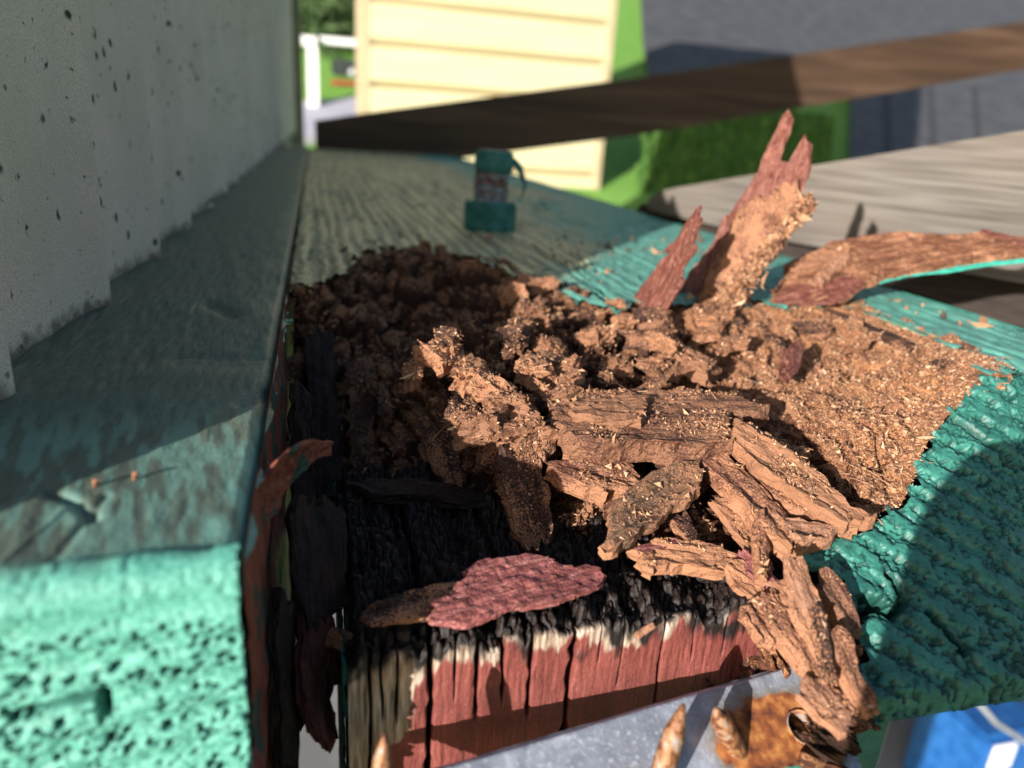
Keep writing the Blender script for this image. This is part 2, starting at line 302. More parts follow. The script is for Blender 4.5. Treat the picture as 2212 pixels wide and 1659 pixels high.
lich_shade = lich_shade * sst(3.5, 0, X - (8.5 + (Y - 33) * .65) + 1.2 * fbm(X * .5, Y * .15, seed=16, o=3))  # lichen also cut at the wall's shadow line, painting the sunlit part teal
# ragged hole, torn along the grain
hx = X + 0.35 * fbm(X * 2.5, Y * .9, seed=21, o=3); hy = Y + 1.3 * vn(X * 3.1, Y * .1, seed=22) * np.clip(Y / 30, 0, 1) + .5 * vn(X * 9, Y * .3, seed=23)
inside = inpoly(hx, hy, hole)
dh = segd(X, Y, [tuple(p) for p in rim])
Z += 0.35 * np.exp(-dh / .5) * np.clip(vn(X * .9, Y * .5, seed=25), -.4, 1)      # the lip of the paint curls
V = np.stack([X, Y, Z], -1).reshape(-1, 3); keep = ~inside
f = grid_faces(nu, nv, keep); X0 = X.ravel()[f]; f = f[(X0.max(1) - X0.min(1)) > 1e-6]
V, f, at = compact(V, f, dict(ridge=ridge.ravel(), lichen_shade=lich_shade.ravel()))
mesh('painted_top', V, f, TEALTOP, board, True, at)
# edge skirt, side and underside: the solid timber beyond the hole
box('timber_core', (22.8, 20.6, -5.4), (29.93, 172, -0.25), W_DARK, board)
box('timber_core', (-1.1, 46, -5.4), (22.8, 172, -0.35), W_DARK, board)
ny, nz = 300, 24
yy = np.exp(np.linspace(math.log(20.5), math.log(172), ny))[:, None] * np.ones((1, nz)); zz = np.ones((ny, 1)) * np.linspace(-5.5, -0.02, nz)[None, :]
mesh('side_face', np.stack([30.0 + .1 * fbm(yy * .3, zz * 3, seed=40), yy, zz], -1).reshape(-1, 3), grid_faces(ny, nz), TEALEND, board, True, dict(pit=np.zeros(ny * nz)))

# --- sawn end with thick paint
nu, nv = 420, 330
gx = np.linspace(10.5, 30.0, nu)[:, None] * np.ones((1, nv)); gt = np.ones((nu, 1)) * np.linspace(0, 1, nv)[None, :]
gz = -5.5 + 5.5 * gt; L = gt * 10.2
bn = nrm([0, -1, 1.56]); P = np.stack([gx, BEV(gz), gz], -1)
dgl = (gx * 0.80 + L * 0.95) ; wv = dgl * 5.6 + 1.0 * fbm(gx * .5, L * .5, seed=51, o=3)
ban = (0.5 + 0.5 * np.sin(wv)) * (.45 + .55 * sst(-.4, .3, fbm(gx * .7, L * .7, seed=57, o=3))); rough = fbm(gx * 4.5, L * 4.5, seed=52, o=4); pits = sst(.05, .55, fbm(gx * 8, L * 8, seed=53, o=3) - .1 + .5 * (1 - ban) - .2)
D = 0.10 * sst(.15, .6, ban) + 0.055 * rough * (1 - .75 * sst(.4, .8, ban)) - 0.11 * pits * (1 - .8 * sst(.4, .8, ban))
for pts in ([(1990, 870), (2060, 905), (2140, 960), (2190, 1010)], [(1870, 1290), (1930, 1330), (1955, 1290), (1920, 1240)], [(1850, 1330), (1910, 1300)], [(2010, 1330), (2080, 1400)]):
    pp = [bevp(*q) for q in pts]; pp = [(q[0], (q[2] + 5.5) / 5.5 * 10.2) for q in pp]; dd = segd(gx, L, pp); dd = dd + .05 * vn(gx * 6, L * 6, seed=58); D -= 0.7 * np.exp(-(dd / .10) ** 2); pits = np.maximum(pits, 1.3 * np.exp(-(dd / .17) ** 2))
qa_, qb_ = bevp(2150, 880), bevp(2150, 1440); la_, lb_ = (qa_[2] + 5.5) / 5.5 * 10.2, (qb_[2] + 5.5) / 5.5 * 10.2; xc_ = qa_[0] + (L - la_) * (qb_[0] - qa_[0]) / (lb_ - la_); D -= .10 * np.clip(gx - xc_, 0, 3) ** 2 * sst(9.5, 6.5, L)
D -= 0.9 * sst(.955, 1.0, gt) ** 2 * .3; D -= .9 * sst(.06, 0, gt) ** 2 * .5
P = P + D[..., None] * bn
fp = [(q[0], (q[2] + 5.5) / 5.5 * 10.2) for q in face3]; poly = [(a, b) for a, b in fp] + [(12.4, -.6), (31, -.6), (31, 10.6), (22.5, 10.6)]
keep = inpoly(gx + .22 * fbm(gx * 3, L * 3, seed=55, o=3), L + .22 * fbm(gx * 3, L * 3, seed=56, o=3), poly)
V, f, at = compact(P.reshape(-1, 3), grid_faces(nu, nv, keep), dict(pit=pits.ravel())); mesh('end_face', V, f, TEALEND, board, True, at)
box('underside', (12.8, 11.6, -5.62), (29.9, 45, -5.4), W_DARK, board)

# --- the rotted interior
ctl = [(1400, 920, -2.0), (1250, 870, -1.7), (1590, 880, -2.1), (1600, 950, -2.4), (1450, 970, -2.5), (1700, 1000, -2.0), (1800, 900, -1.4), (1950, 870, -.9), (1650, 760, -1.0), (1500, 720, -.8), (1300, 800, -1.6), (1150, 850, -1.1), (1100, 640, -.5),
       (1150, 750, -.9), (1050, 900, -1.6), (1150, 980, -2.2), (1000, 750, -1.3), (900, 800, -2.1), (800, 700, -2.4), (750, 640, -1.3), (680, 800, -3), (750, 900, -4), (850, 950, -4.3), (1000, 960, -3.4), (1240, 1030, -3.4), (1350, 1060, -3.2),
       (1400, 1130, -3.8), (1500, 1080, -2.9), (1500, 1190, -4.0), (1600, 1100, -2.7), (1600, 1250, -4.3), (1700, 1340, -4.7), (1650, 1380, -5.0), (1800, 1550, -5.2), (1700, 1200, -3.4), (1750, 1290, -4.1), (1250, 720, -1.3), (1380, 760, -1.3), (1900, 780, -.7),
       (2040, 830, -.5), (1850, 1000, -1.9), (1750, 1080, -2.4), (950, 620, -1.1), (1020, 680, -1.6), (850, 600, -.8), (1180, 680, -.9), (700, 700, -2.2), (1250, 670, -.6)]
cp = [atz(*c) for c in ctl] + [np.array([r[0], r[1], -.12]) for r in rim] + [np.array(q) - np.array([0, 0, .05]) for q in face3]
cp += [np.array(q, float) for q in [(0, 11, -9), (3, 11, -9), (6, 11, -9), (9, 10.5, -9), (0, 14, -9.5), (3, 14, -9.5), (6, 14, -9.5), (8.5, 12.5, -9), (0, 17, -9.5), (3, 17.5, -9.5), (6, 17, -9), (7.6, 15.5, -8.5), (0, 20, -9), (2.5, 20.5, -8.5), (0, 24, -6.5), (4.2, 19.5, -7.5), (10, 11.5, -8.5)]]
cp = np.array(cp); cu, cv, cz = cp[:, 0] / cp[:, 1], np.log(cp[:, 1]), cp[:, 2]
K = np.hypot(cu[:, None] - cu[None], cv[:, None] - cv[None]); n = len(cp); A = np.zeros((n + 1, n + 1)); A[:n, :n] = K + 1e-4 * np.eye(n); A[:n, n] = A[n, :n] = 1
wt = np.linalg.lstsq(A, np.append(cz, 0), rcond=None)[0]
def rotz(x, y):
    u, v = (x / y).ravel(), np.log(y).ravel(); r = np.full(u.shape, wt[n])
    for i in range(n): r += wt[i] * np.hypot(u - cu[i], v - cv[i])
    return r.reshape(x.shape)
nu, nv = 640, 700
uu = np.linspace(-0.085, 1.20, nu)[:, None] * np.ones((1, nv)); Y = np.ones((nu, 1)) * np.exp(np.linspace(math.log(10.4), math.log(45), nv))[None, :]; X = np.maximum(uu * Y, -1.12 + .02 * uu)
Z = rotz(X, Y)
for pts, dep, wd in [([(1600, 925), (1700, 935), (1790, 1010), (1860, 1095)], 1.1, .38), ([(1560, 985), (1650, 1060), (1750, 1120), (1840, 1165)], 1.2, .45), ([(1215, 885), (1400, 868), (1560, 868), (1650, 885)], .8, .35),
                     ([(1340, 720), (1450, 765), (1545, 800)], .9, .35), ([(1280, 690), (1330, 760), (1300, 830)], 1.0, .5), ([(1380, 690), (1520, 700), (1600, 730)], .6, .3), ([(1600, 700), (1720, 730), (1850, 770)], .45, .22),
                     ([(1820, 850), (1950, 865), (2060, 900), (2120, 950)], .5, .2), ([(1570, 1020), (1620, 1120), (1640, 1200)], .7, .3), ([(1430, 1000), (1480, 1050), (1400, 1100)], .7, .35), ([(1700, 1220), (1760, 1330), (1800, 1420), (1860, 1530)], .6, .25)]:
    pp = [tuple(atz(px, py, -2.0)[:2]) for px, py in pts]; d = segd(X + .3 * vn(X * 1.3, Y * .8, seed=60), Y + .3 * vn(X * 1.3, Y * .8, seed=61), pp); Z -= dep * np.exp(-(d / wd) ** 2)
calm = 0.25 + 0.75 * np.clip(sst(16.5, 11, X - .15 * (Y - 20)) + .7 * sst(-1.5, -4, Z), 0, 1)      # the right side is a smooth bed of dust
wx, wy, wz = X + .35 * vn(X, Y, Z, 70), Y + .6 * vn(X * .6, Y * .6, Z, 71), Z + .3 * vn(X, Y, Z, 72)
f1, f2, cid, lx, ly, lz = voro(wx / .95, wy / 1.9, wz / .95, 80)
g1, g2, gid, mx, my, mz = voro(wx / .36, wy / .72, wz / .36, 90)
crack = 1 - sst(.02, .16, f2 - f1); crack2 = 1 - sst(.02, .2, g2 - g1)
tilt = (lx * (_h(np.floor(cid * 9999), cid * 0, cid * 0, 5) - .5) + ly * (_h(np.floor(cid * 9999), cid * 0, cid * 0, 6) - .5)) * 1.3
disp = calm * (0.95 * (cid - .45) + .55 * tilt - .55 * crack + .26 * (gid - .5) - .2 * crack2 * sst(.3, .6, cid)) + .10 * fbm(X * 2.2, Y * 1.4, Z * 2.2, 3, 95) + .035 * fbm(X * 9, Y * 6, Z * 9, 3, 97) * (.6 + .4 * calm)
disp += (1 - calm) * (.30 * fbm(X * .9, Y * .28, Z, 3, 98) - .35 * (1 - sst(0, .10, np.abs(vn(X * 1.1, Y * .22, seed=44)))) * sst(0, .4, vn(X * .5, Y * .3, seed=45)))
disp += .10 * calm * fbm(X * 8, Y * .7, Z * 8, 3, 99) * sst(.4, .7, cid)
P = np.stack([X, Y, Z], -1); du = np.gradient(P, axis=0); dv = np.gradient(P, axis=1); N = np.cross(du, dv); N /= np.linalg.norm(N, axis=-1, keepdims=True) + 1e-9; N = np.where(N[..., 2:3] < 0, -N, N)
edge = sst(0, 1.0, np.minimum(segd(X, Y, [tuple(p) for p in rim]), segd(X, Y, [tuple(p[:2]) for p in face3])))
P = P + N * (disp * (.15 + .85 * edge))[..., None] - np.array([0, 0, .12]) * edge[..., None]
du = np.gradient(P, axis=0); dv = np.gradient(P, axis=1); N2 = np.cross(du, dv); N2 /= np.linalg.norm(N2, axis=-1, keepdims=True) + 1e-9; N2 = np.where(N2[..., 2:3] < 0, -N2, N2)
dust = np.clip(.15 + .65 * sst(.3, .95, N2[..., 2]) * (1 - .5 * calm * sst(.45, .6, cid)) + .45 * (1 - calm) + .25 * fbm(X * .7, Y * .5, Z, 2, 101), 0, 1)
bury = inpoly(X, Y, hole) | (segd(X, Y, [tuple(p) for p in rim]) < 1.2); keep = bury & (Z > -6.6) & (Y > BEV(np.clip(P[..., 2], -5.5, 0)) - .12)
V, f, at = compact(P.reshape(-1, 3), grid_faces(nu, nv, keep), dict(dust=dust.ravel(), cell=cid.ravel(), crack=np.clip(calm * np.maximum(crack, .6 * crack2) * .8, 0, 1).ravel()))
mesh('rotted_core', V, f, ROT, board, True, at)
SURF = P.reshape(-1, 3)[keep.ravel()]; SURFN = N2.reshape(-1, 3)[keep.ravel()]

# --- splinters and slabs: outlines with thickness and torn, fibrous edges
DUSTED = []
def slab(name, outline, p3, thick, mat, parent, grain, step=.16, rag=.12, fib=.10, bend=None, seed=1, lap=.035, fw=.12, **k):
    """outline: image points dropped on the plane through the three 3-D points p3; grain: two of those points"""
    a, b, c = [np.array(q, float) for q in p3]; nn = nrm(np.cross(b - a, c - a))
    if np.dot(nn, CAM - a) < 0: nn = -nn
    e1 = np.array(grain[1], float) - np.array(grain[0], float); e1 = nrm(e1 - nn * np.dot(e1, nn)); e2 = np.cross(nn, e1)
    q3 = [atplane(px, py, a, nn) if len(np.shape(px)) == 0 else None for px, py in outline]
    q = [(np.dot(p - a, e1), np.dot(p - a, e2)) for p in q3]; pts = []
    for i in range(len(q)):
        p0, p1 = np.array(q[i]), np.array(q[(i + 1) % len(q)]); m = max(1, int(np.linalg.norm(p1 - p0) / step))
        for j in range(m): pts.append(p0 + (p1 - p0) * j / m)
    pts = np.array(pts); dfib = _h(np.floor(pts[:, 1] / fw), pts[:, 0] * 0, pts[:, 0] * 0, seed) - .5
    cross = np.abs(np.roll(pts[:, 1], -1) - np.roll(pts[:, 1], 1)) / (np.hypot(*(np.roll(pts, -1, 0) - np.roll(pts, 1, 0)).T) + 1e-9)
    pts[:, 0] += dfib * rag * 4 * cross; pts[:, 1] += rag * .5 * fbm(pts[:, 0] * 2.5, pts[:, 1] * 2.5, seed=seed + 1, o=3)
    fib *= .6; lo, hi = pts.min(0), pts.max(0); g = []
    for x in np.arange(lo[0] + step / 2, hi[0], step):
        for y in np.arange(lo[1] + step / 2, hi[1], step * .7): g.append((x, y))
    g = np.array(g) + np.random.RandomState(seed).uniform(-step * .2, step * .2, (len(g), 2)); g = g[inpoly(g[:, 0], g[:, 1], [tuple(p) for p in pts])]
    allp = np.vstack([pts, g]); nb = len(pts)
    vo, eo, fo, ov, _, _ = delaunay_2d_cdt([Vector(p) for p in allp], [(i, (i + 1) % nb) for i in range(nb)], [], 2, 1e-5)
    vo = np.array([tuple(v) for v in vo]); cen = np.array([vo[list(t)].mean(0) for t in fo]); okf = inpoly(cen[:, 0], cen[:, 1], [tuple(p) for p in pts]); fo = [t for t, s in zip(fo, okf) if s]
    A_, B_ = vo[:, 0], vo[:, 1]
    lay = np.floor((fbm(A_ * .12, B_ * 2.6, seed=seed + 2, o=2) + 1) * 2.5) / 5.0
    ht = thick * .5 + fib * (.8 * fbm(A_ * .7, B_ * 2.2, seed=seed + 3, o=3) + .5 * fbm(A_ * .8, B_ * 8, seed=seed + 6, o=2)) + lap * 2 * (lay - .5) + .04 * fbm(A_ * 5, B_ * 7, seed=seed + 4, o=2) - .14 * (1 - sst(0, .10, np.abs(vn(B_ * 1.7 + .3 * vn(A_ * 1.5, B_, seed=seed), A_ * .35, seed=seed + 8)))) * sst(0, .4, vn(A_ * .8, B_ * 1.5, seed=seed + 12))
    hb = -thick * .5 + fib * .7 * fbm(A_ * .6, B_ * 4.0, seed=seed + 5, o=3)
    t = (A_ - lo[0]) / (hi[0] - lo[0]); off = bend(t, (B_ - lo[1]) / (hi[1] - lo[1])) if bend else 0
    m = len(vo); V = np.vstack([np.stack([A_, B_, ht + off], 1), np.stack([A_, B_, hb + off], 1)]); ext = []
    cnt = {}
    for tr in fo:
        for i in range(3): e = (tr[i], tr[(i + 1) % 3]); cnt[e] = 1
    fc = [tuple(tr) for tr in fo] + [tuple(i + m for i in tr[::-1]) for tr in fo]
    for (i, j) in cnt:
        if (j, i) not in cnt: ext.append((i, j))
    ids = sorted({i for e in ext for i in e}); nr_ = 4; pos_ = {i: k_ for k_, i in enumerate(ids)}; ia = np.array(ids); nxt = {i: j for i, j in ext}; prv = {j: i for i, j in ext}
    tg = np.array([V[nxt.get(i, i)][:2] - V[prv.get(i, i)][:2] for i in ids]); tg /= np.linalg.norm(tg, axis=1)[:, None] + 1e-9; on = np.stack([tg[:, 1], -tg[:, 0]], 1); rings = [ia]
    for q_ in range(1, nr_ + 1):
        w_ = q_ / (nr_ + 1); pz = V[ia] * (1 - w_) + V[ia + m] * w_; am = min(.22 * thick + .03, .12); dd_ = am * (fbm(pz[:, 0] * 1.2, pz[:, 1] * 3, pz[:, 2] * 9 + q_, 3, seed + 31) + .5 * (_h(ia * 1.0, ia * 0.0 + q_, ia * 0.0, seed) - .5) + .15)
        pz[:, :2] += on * dd_[:, None]; rings.append(np.arange(len(ids)) + len(V)); V = np.vstack([V, pz])
    rings.append(ia + m)
    for (i, j) in ext:
        for q_ in range(nr_ + 1): a_, b_ = rings[q_], rings[q_ + 1]; fc.append((a_[pos_[j]], a_[pos_[i]], b_[pos_[i]], b_[pos_[j]]))
    fc = [tuple(int(i) for i in t_) for t_ in fc]
    if mat in (W_XD, W_X, W_GREYX, W_BROWN, W_DARK, W_PALE) and len(fo):
        tri = np.array([V[list(t_)] for t_ in fo]); ar = np.linalg.norm(np.cross(tri[:, 1] - tri[:, 0], tri[:, 2] - tri[:, 0]), axis=1) / 2
        rr_ = np.random.RandomState(seed + 500); num = int(ar.sum() * (170 if mat is W_XD else 60 if mat in (W_DARK, W_GREYX, W_PALE) else 110)); pk_ = rr_.choice(len(tri), num, p=ar / ar.sum())
        uv = rr_.rand(num, 2); uv = np.where(uv.sum(1, keepdims=True) > 1, 1 - uv, uv); pl = tri[pk_, 0] * (1 - uv.sum(1))[:, None] + tri[pk_, 1] * uv[:, :1] + tri[pk_, 2] * uv[:, 1:]
        cl = vn(pl[:, 0] * .8, pl[:, 1] * 1.3, seed=seed + 9) + .3; pl = pl[cl > rr_.rand(num) * .9]; DUSTED.append((a + pl[:, :1] * e1 + pl[:, 1:2] * e2 + pl[:, 2:] * nn, np.repeat(nn[None], len(pl), 0)))
    # local frame so that the grain runs along local x
    me = bpy.data.meshes.new(name); me.from_pydata([tuple(p) for p in V * S], [], fc); me.update(); me.materials.append(mat)
    o = bpy.data.objects.new(name, me); COL.objects.link(o)
    R = Matrix([[e1[i], e2[i], nn[i], a[i] * S] for i in range(3)] + [[0, 0, 0, 1]])
    par(o, parent)
    o.matrix_basis = R; return tag(o, **k)
def zp(px, py, z): return atz(px, py, z)
# standing forked splinter
P0, P1 = atz(1560, 655, -.1), aty(1700, 240, 32.0)
P2 = aty(1740, 420, 29.6)
FORK = slab('forked_splinter', [(1440, 690), (1452, 655), (1490, 590), (1540, 520), (1560, 470), (1600, 425), (1632, 372), (1655, 318), (1672, 282), (1690, 245), (1699, 237), (1706, 262), (1694, 300), (1682, 330), (1693, 352), (1704, 345), (1718, 320), (1734, 295), (1748, 312), (1744, 335), (1752, 352), (1736, 392), (1728, 430), (1705, 468), (1684, 505), (1660, 520), (1640, 545), (1610, 580), (1570, 612), (1530, 668), (1500, 690)],
     [P0, P1, P2], .28, W_SHINE, board, (P0, P1), step=.17, rag=.10, fib=.09, seed=11, bend=lambda t, b: .9 * (b - .5) ** 2 - .3, label='tall forked reddish splinter standing up from the rim')
A0, A1, A2 = P0 + .28 * nrm(CAM - P0), P1 + .28 * nrm(CAM - P1), P2 + .3 * nrm(CAM - P2)
slab('clinging_wood', [(1512, 670), (1530, 600), (1568, 520), (1600, 460), (1640, 432), (1690, 405), (1722, 400), (1732, 420), (1722, 455), (1700, 480), (1680, 510), (1655, 525), (1625, 555), (1640, 590), (1610, 610), (1575, 615), (1540, 650)],
     [A0, A1, A2], .5, W_X, FORK, (A0, A1), step=.15, rag=.16, fib=.16, seed=12)
Q0, Q1, Q2 = atz(1410, 670, -.1), aty(1512, 455, 28), aty(1500, 560, 26.9)
slab('small_splinter', [(1362, 655), (1395, 615), (1430, 570), (1448, 545), (1440, 538), (1462, 520), (1478, 490), (1500, 462), (1511, 448), (1506, 470), (1514, 478), (1500, 510), (1497, 522), (1502, 540), (1485, 562), (1470, 585), (1475, 605), (1455, 640), (1440, 665), (1400, 672)],
     [Q0, Q1, Q2], .22, W_SHINE, board, (Q0, Q1), step=.14, rag=.07, fib=.07, seed=13, label='short narrow reddish splinter left of the forked one')
# long strip peeled off the edge, still painted underneath
R0, R1, R2 = atz(1700, 650, .1), aty(2212, 545, 27.5), aty(2212, 500, 28.6)
STRIP = slab('peeled_strip', [(1667, 652), (1672, 630), (1700, 600), (1695, 580), (1740, 560), (1790, 532), (1850, 520), (1900, 512), (1960, 508), (2040, 512), (2130, 508), (2212, 515), (2330, 505), (2330, 550), (2212, 552), (2130, 560), (2040, 575), (1960, 590), (1900, 603), (1860, 622), (1820, 650), (1760, 656)],
     [R0, R1, R2], .34, W_STRIP, board, (R0, R1), step=.17, rag=.08, fib=.14, seed=14, bend=lambda t, b: .2 * (b - .4) ** 2, label='long curved strip of wood peeled away from the right edge')
B0, B1, B2 = [p - .30 * nrm(CAM - p) for p in (R0, R1, R2)]
slab('paint_layer', [(1880, 600), (1960, 585), (2060, 570), (2140, 560), (2212, 552), (2330, 546), (2330, 566), (2212, 566), (2130, 574), (2040, 588), (1960, 596), (1900, 612), (1880, 612)], [B0, B1, B2], .10, m_simple('teal_paint_skin', (0.03, 0.30, 0.23), (0.06, 0.40, 0.31), 3, .5), STRIP, (B0, B1), step=.2, rag=.02, fib=.02, seed=15)
slab('inner_curl', [(1672, 655), (1690, 625), (1760, 610), (1840, 600), (1870, 612), (1835, 640), (1800, 656)], [p + .22 * nrm(CAM - p) for p in (R0, R1, R2)], .2, W_SHINE, STRIP, (R0, R1), step=.15, rag=.03, fib=.05, seed=16)
slab('wood_flake', [(1745, 610), (1800, 560), (1828, 545), (1838, 560), (1800, 590), (1775, 618)], [p + .5 * nrm(CAM - p) for p in (R0, R1, R2)], .22, W_PALE, STRIP, (atz(1745, 610, .3), aty(1828, 545, 27)), step=.13, rag=.08, seed=17)
slab('wood_flake', [(1700, 575), (1760, 545), (1820, 528), (1838, 535), (1822, 550), (1780, 572), (1720, 600)], [p + .35 * nrm(CAM - p) for p in (R0, R1, R2)], .3, W_XD, STRIP, (R0, R1), step=.13, rag=.08, seed=18)
slab('wood_sliver', [(2120, 497), (2160, 503), (2212, 522), (2212, 532), (2160, 515), (2118, 502)], [p + .3 * nrm(CAM - p) for p in (R0, R1, R2)], .08, W_SHINE, STRIP, (R0, R1), step=.12, rag=.03, seed=19)

def flat(px, pxz, name, th, mat, seed, z0, tiltv=(0, 0), grain=((0, 0), (1, 0)), parent=board, dz=None, **k):
    """slab lying near height z0; tiltv = change of z per unit x and y"""
    cx, cy = np.mean([p[0] for p in px]), np.mean([p[1] for p in px]); c = atz(cx, cy, z0)
    a = c; b = c + np.array([1, 0, tiltv[0]]); d = c + np.array([0, 1, tiltv[1]]); nn = nrm(np.cross(b - a, d - a))
    g0, g1 = atplane(*grain[0], a, nn), atplane(*grain[1], a, nn); k.setdefault('step', .14)
    return slab(name, px, [a, b, d], th, mat, parent, (g0, g1), seed=seed, **k)
# wide plank remnant
flat([(1200, 900), (1250, 870), (1400, 862), (1520, 868), (1590, 866), (1602, 890), (1655, 896), (1640, 912), (1580, 908), (1560, 935), (1575, 975), (1500, 985), (1400, 972), (1300, 978), (1230, 960), (1195, 935)], None, 'plank_remnant', .75, W_X, 31, -1.5, (0, .12), ((1200, 920), (1600, 915)), rag=.10, fib=.16, label='flat grained remnant of solid wood across the middle')
flat([(1235, 885), (1300, 868), (1390, 868), (1395, 895), (1380, 920), (1300, 915), (1240, 905)], None, 'wood_flake', .4, W_XD, 32, -1.1, (0, .1), ((1200, 895), (1400, 890)), rag=.10, fib=.14)
# grey wedge hanging over the cavity
flat([(1308, 1130), (1330, 1095), (1370, 1060), (1420, 1032), (1468, 1008), (1500, 1005), (1512, 1030), (1505, 1065), (1475, 1090), (1450, 1098), (1440, 1120), (1400, 1145), (1355, 1175), (1320, 1195), (1300, 1185), (1318, 1160)], None, 'grey_wedge', .5, W_GREYX, 33, -2.6, (.1, .35), ((1310, 1150), (1490, 1030)), rag=.14, fib=.16, label='grey and tan broken wedge lying over the dark cavity')
flat([(1290, 1190), (1330, 1165), (1350, 1172), (1320, 1200), (1298, 1205)], None, 'wood_flake', .3, W_XD, 34, -3.0, (.1, .3), ((1290, 1200), (1350, 1165)))
flat([(1255, 985), (1300, 1000), (1345, 1010), (1372, 1045), (1368, 1075), (1330, 1072), (1312, 1088), (1290, 1070), (1250, 1060), (1215, 1045), (1190, 1020), (1215, 1000)], None, 'wood_flake', .6, W_X, 35, -2.5, (.0, .3), ((1200, 1000), (1370, 1060)), rag=.16, fib=.15)
flat([(1375, 1185), (1440, 1170), (1510, 1178), (1560, 1190), (1600, 1225), (1560, 1245), (1500, 1235), (1440, 1225), (1408, 1240), (1372, 1215)], None, 'wood_flake', .4, W_XD, 36, -3.6, (.05, .3), ((1375, 1200), (1600, 1230)), rag=.12, fib=.14)
flat([(1380, 1180), (1430, 1165), (1475, 1160), (1470, 1172), (1420, 1180), (1390, 1192)], None, 'paint_flake', .12, W_PINK, 37, -3.3, (.05, .3), ((1375, 1190), (1470, 1165)))
flat([(1445, 1120), (1480, 1110), (1500, 1135), (1505, 1165), (1490, 1180), (1462, 1150)], None, 'wood_flake', .3, W_DARK, 38, -3.2, (.05, .3), ((1450, 1110), (1500, 1180)))
# long ridges that run out to the sawn end
for i, (pp, zc, mt) in enumerate([([(1590, 925), (1625, 930), (1700, 985), (1780, 1050), (1830, 1110), (1890, 1125), (1820, 1140), (1760, 1110), (1690, 1060), (1620, 1000), (1580, 960)], -2.0, W_XD), ([(1500, 985), (1560, 990), (1620, 1050), (1680, 1110), (1730, 1170), (1700, 1195), (1650, 1170), (1600, 1100), (1550, 1040), (1510, 1010)], -2.5, W_X),
          ([(1680, 1130), (1740, 1140), (1800, 1150), (1780, 1172), (1716, 1188)], -2.8, W_PALE), ([(1545, 960), (1600, 950), (1590, 985), (1548, 990)], -2.3, W_BROWN), ([(1600, 1000), (1640, 1010), (1720, 1080), (1800, 1120), (1840, 1150), (1790, 1140), (1700, 1110), (1640, 1060)], -2.5, W_X)]):
    flat(pp, None, 'wood_ridge', .6, mt, 40 + i, zc, (.05, .3), (pp[0], pp[5] if len(pp) > 6 else pp[2]), rag=.08, fib=.16)
# lower right shreds
low = [([(1700, 1212), (1735, 1215), (1752, 1260), (1775, 1330), (1800, 1400), (1812, 1450), (1795, 1470), (1765, 1420), (1740, 1380), (1712, 1330), (1705, 1270)], -3.6, W_PALE, (0, .9)), ([(1640, 1290), (1690, 1270), (1740, 1330), (1775, 1400), (1800, 1470), (1780, 1490), (1730, 1450), (1690, 1400), (1640, 1380), (1600, 1330)], -4.3, W_X, (0, .7)),
       ([(1735, 1480), (1775, 1475), (1820, 1510), (1845, 1550), (1830, 1590), (1808, 1590), (1765, 1550), (1730, 1510)], -5.0, W_PALE, (0, .5)), ([(1780, 1240), (1820, 1265), (1835, 1310), (1850, 1350), (1825, 1370), (1795, 1330), (1765, 1280)], -3.7, W_X, (0, .9)),
       ([(1800, 1350), (1830, 1380), (1838, 1440), (1868, 1490), (1888, 1540), (1870, 1545), (1835, 1500), (1808, 1440)], -4.4, W_X, (0, .9)), ([(1560, 1230), (1600, 1215), (1650, 1260), (1700, 1330), (1690, 1345), (1640, 1310), (1585, 1280)], -3.9, W_XD, (0, .6)),
       ([(1540, 1090), (1560, 1060), (1600, 1100), (1640, 1160), (1665, 1230), (1650, 1250), (1610, 1190)], -3.2, W_XD, (0, .6)), ([(1628, 1110), (1642, 1115), (1648, 1180), (1652, 1260), (1636, 1255), (1630, 1180)], -3.0, W_X, (0, .6)), ([(1600, 1190), (1640, 1210), (1680, 1280), (1660, 1290), (1610, 1240)], -3.6, W_PINK, (0, .5)),
       ([(1560, 1250), (1580, 1235), (1600, 1290), (1592, 1330), (1572, 1310)], -4.2, W_BROWN, (0, .5)), ([(1660, 1260), (1700, 1258), (1740, 1268), (1700, 1275)], -3.2, W_PALE, (0, .5)), ([(1755, 1300), (1775, 1330), (1790, 1410), (1798, 1470), (1780, 1480), (1770, 1400), (1752, 1340)], -3.8, W_DARK, (0, .9))]
for i, (pp, zc, mt, tl) in enumerate(low): flat(pp, None, 'wood_shred', .28 if mt is not W_X else .4, mt, 50 + i, zc, tl, (pp[0], pp[len(pp) // 2]), rag=.08, fib=.12, step=.11)
# dark shreds hanging at the left side of the hole
for i, (pts3, th, mt) in enumerate([([(-.9, 22, -1.0), (-.4, 22, -1.0), (-.1, 17, -9), (-.8, 17, -9)], .2, W_BLACK), ([(-.6, 30, -1.5), (.5, 30, -1.6), (.6, 24, -5.5), (-.3, 23, -6)], .4, W_BLACK), ([(1.0, 29, -2.2), (2.0, 29, -2.0), (1.9, 25, -5.5), (1.1, 25, -6)], .4, W_DARK)]):
    px = [pr for pr in pts3]; a, b, c = np.array(px[0], float), np.array(px[1], float), np.array(px[2], float)
    nn = nrm(np.cross(b - a, c - a)); 
    def topx(p):
        q = M.T @ (np.array(p, float) - CAM); return (CX - F * q[0] / q[2], CY + F * q[1] / q[2])
    slab('hanging_shred', [topx(p) for p in px], [a, b, c], th, mt, board, (a, np.array(px[3], float)), seed=70 + i, rag=.2, fib=.15, step=.2)
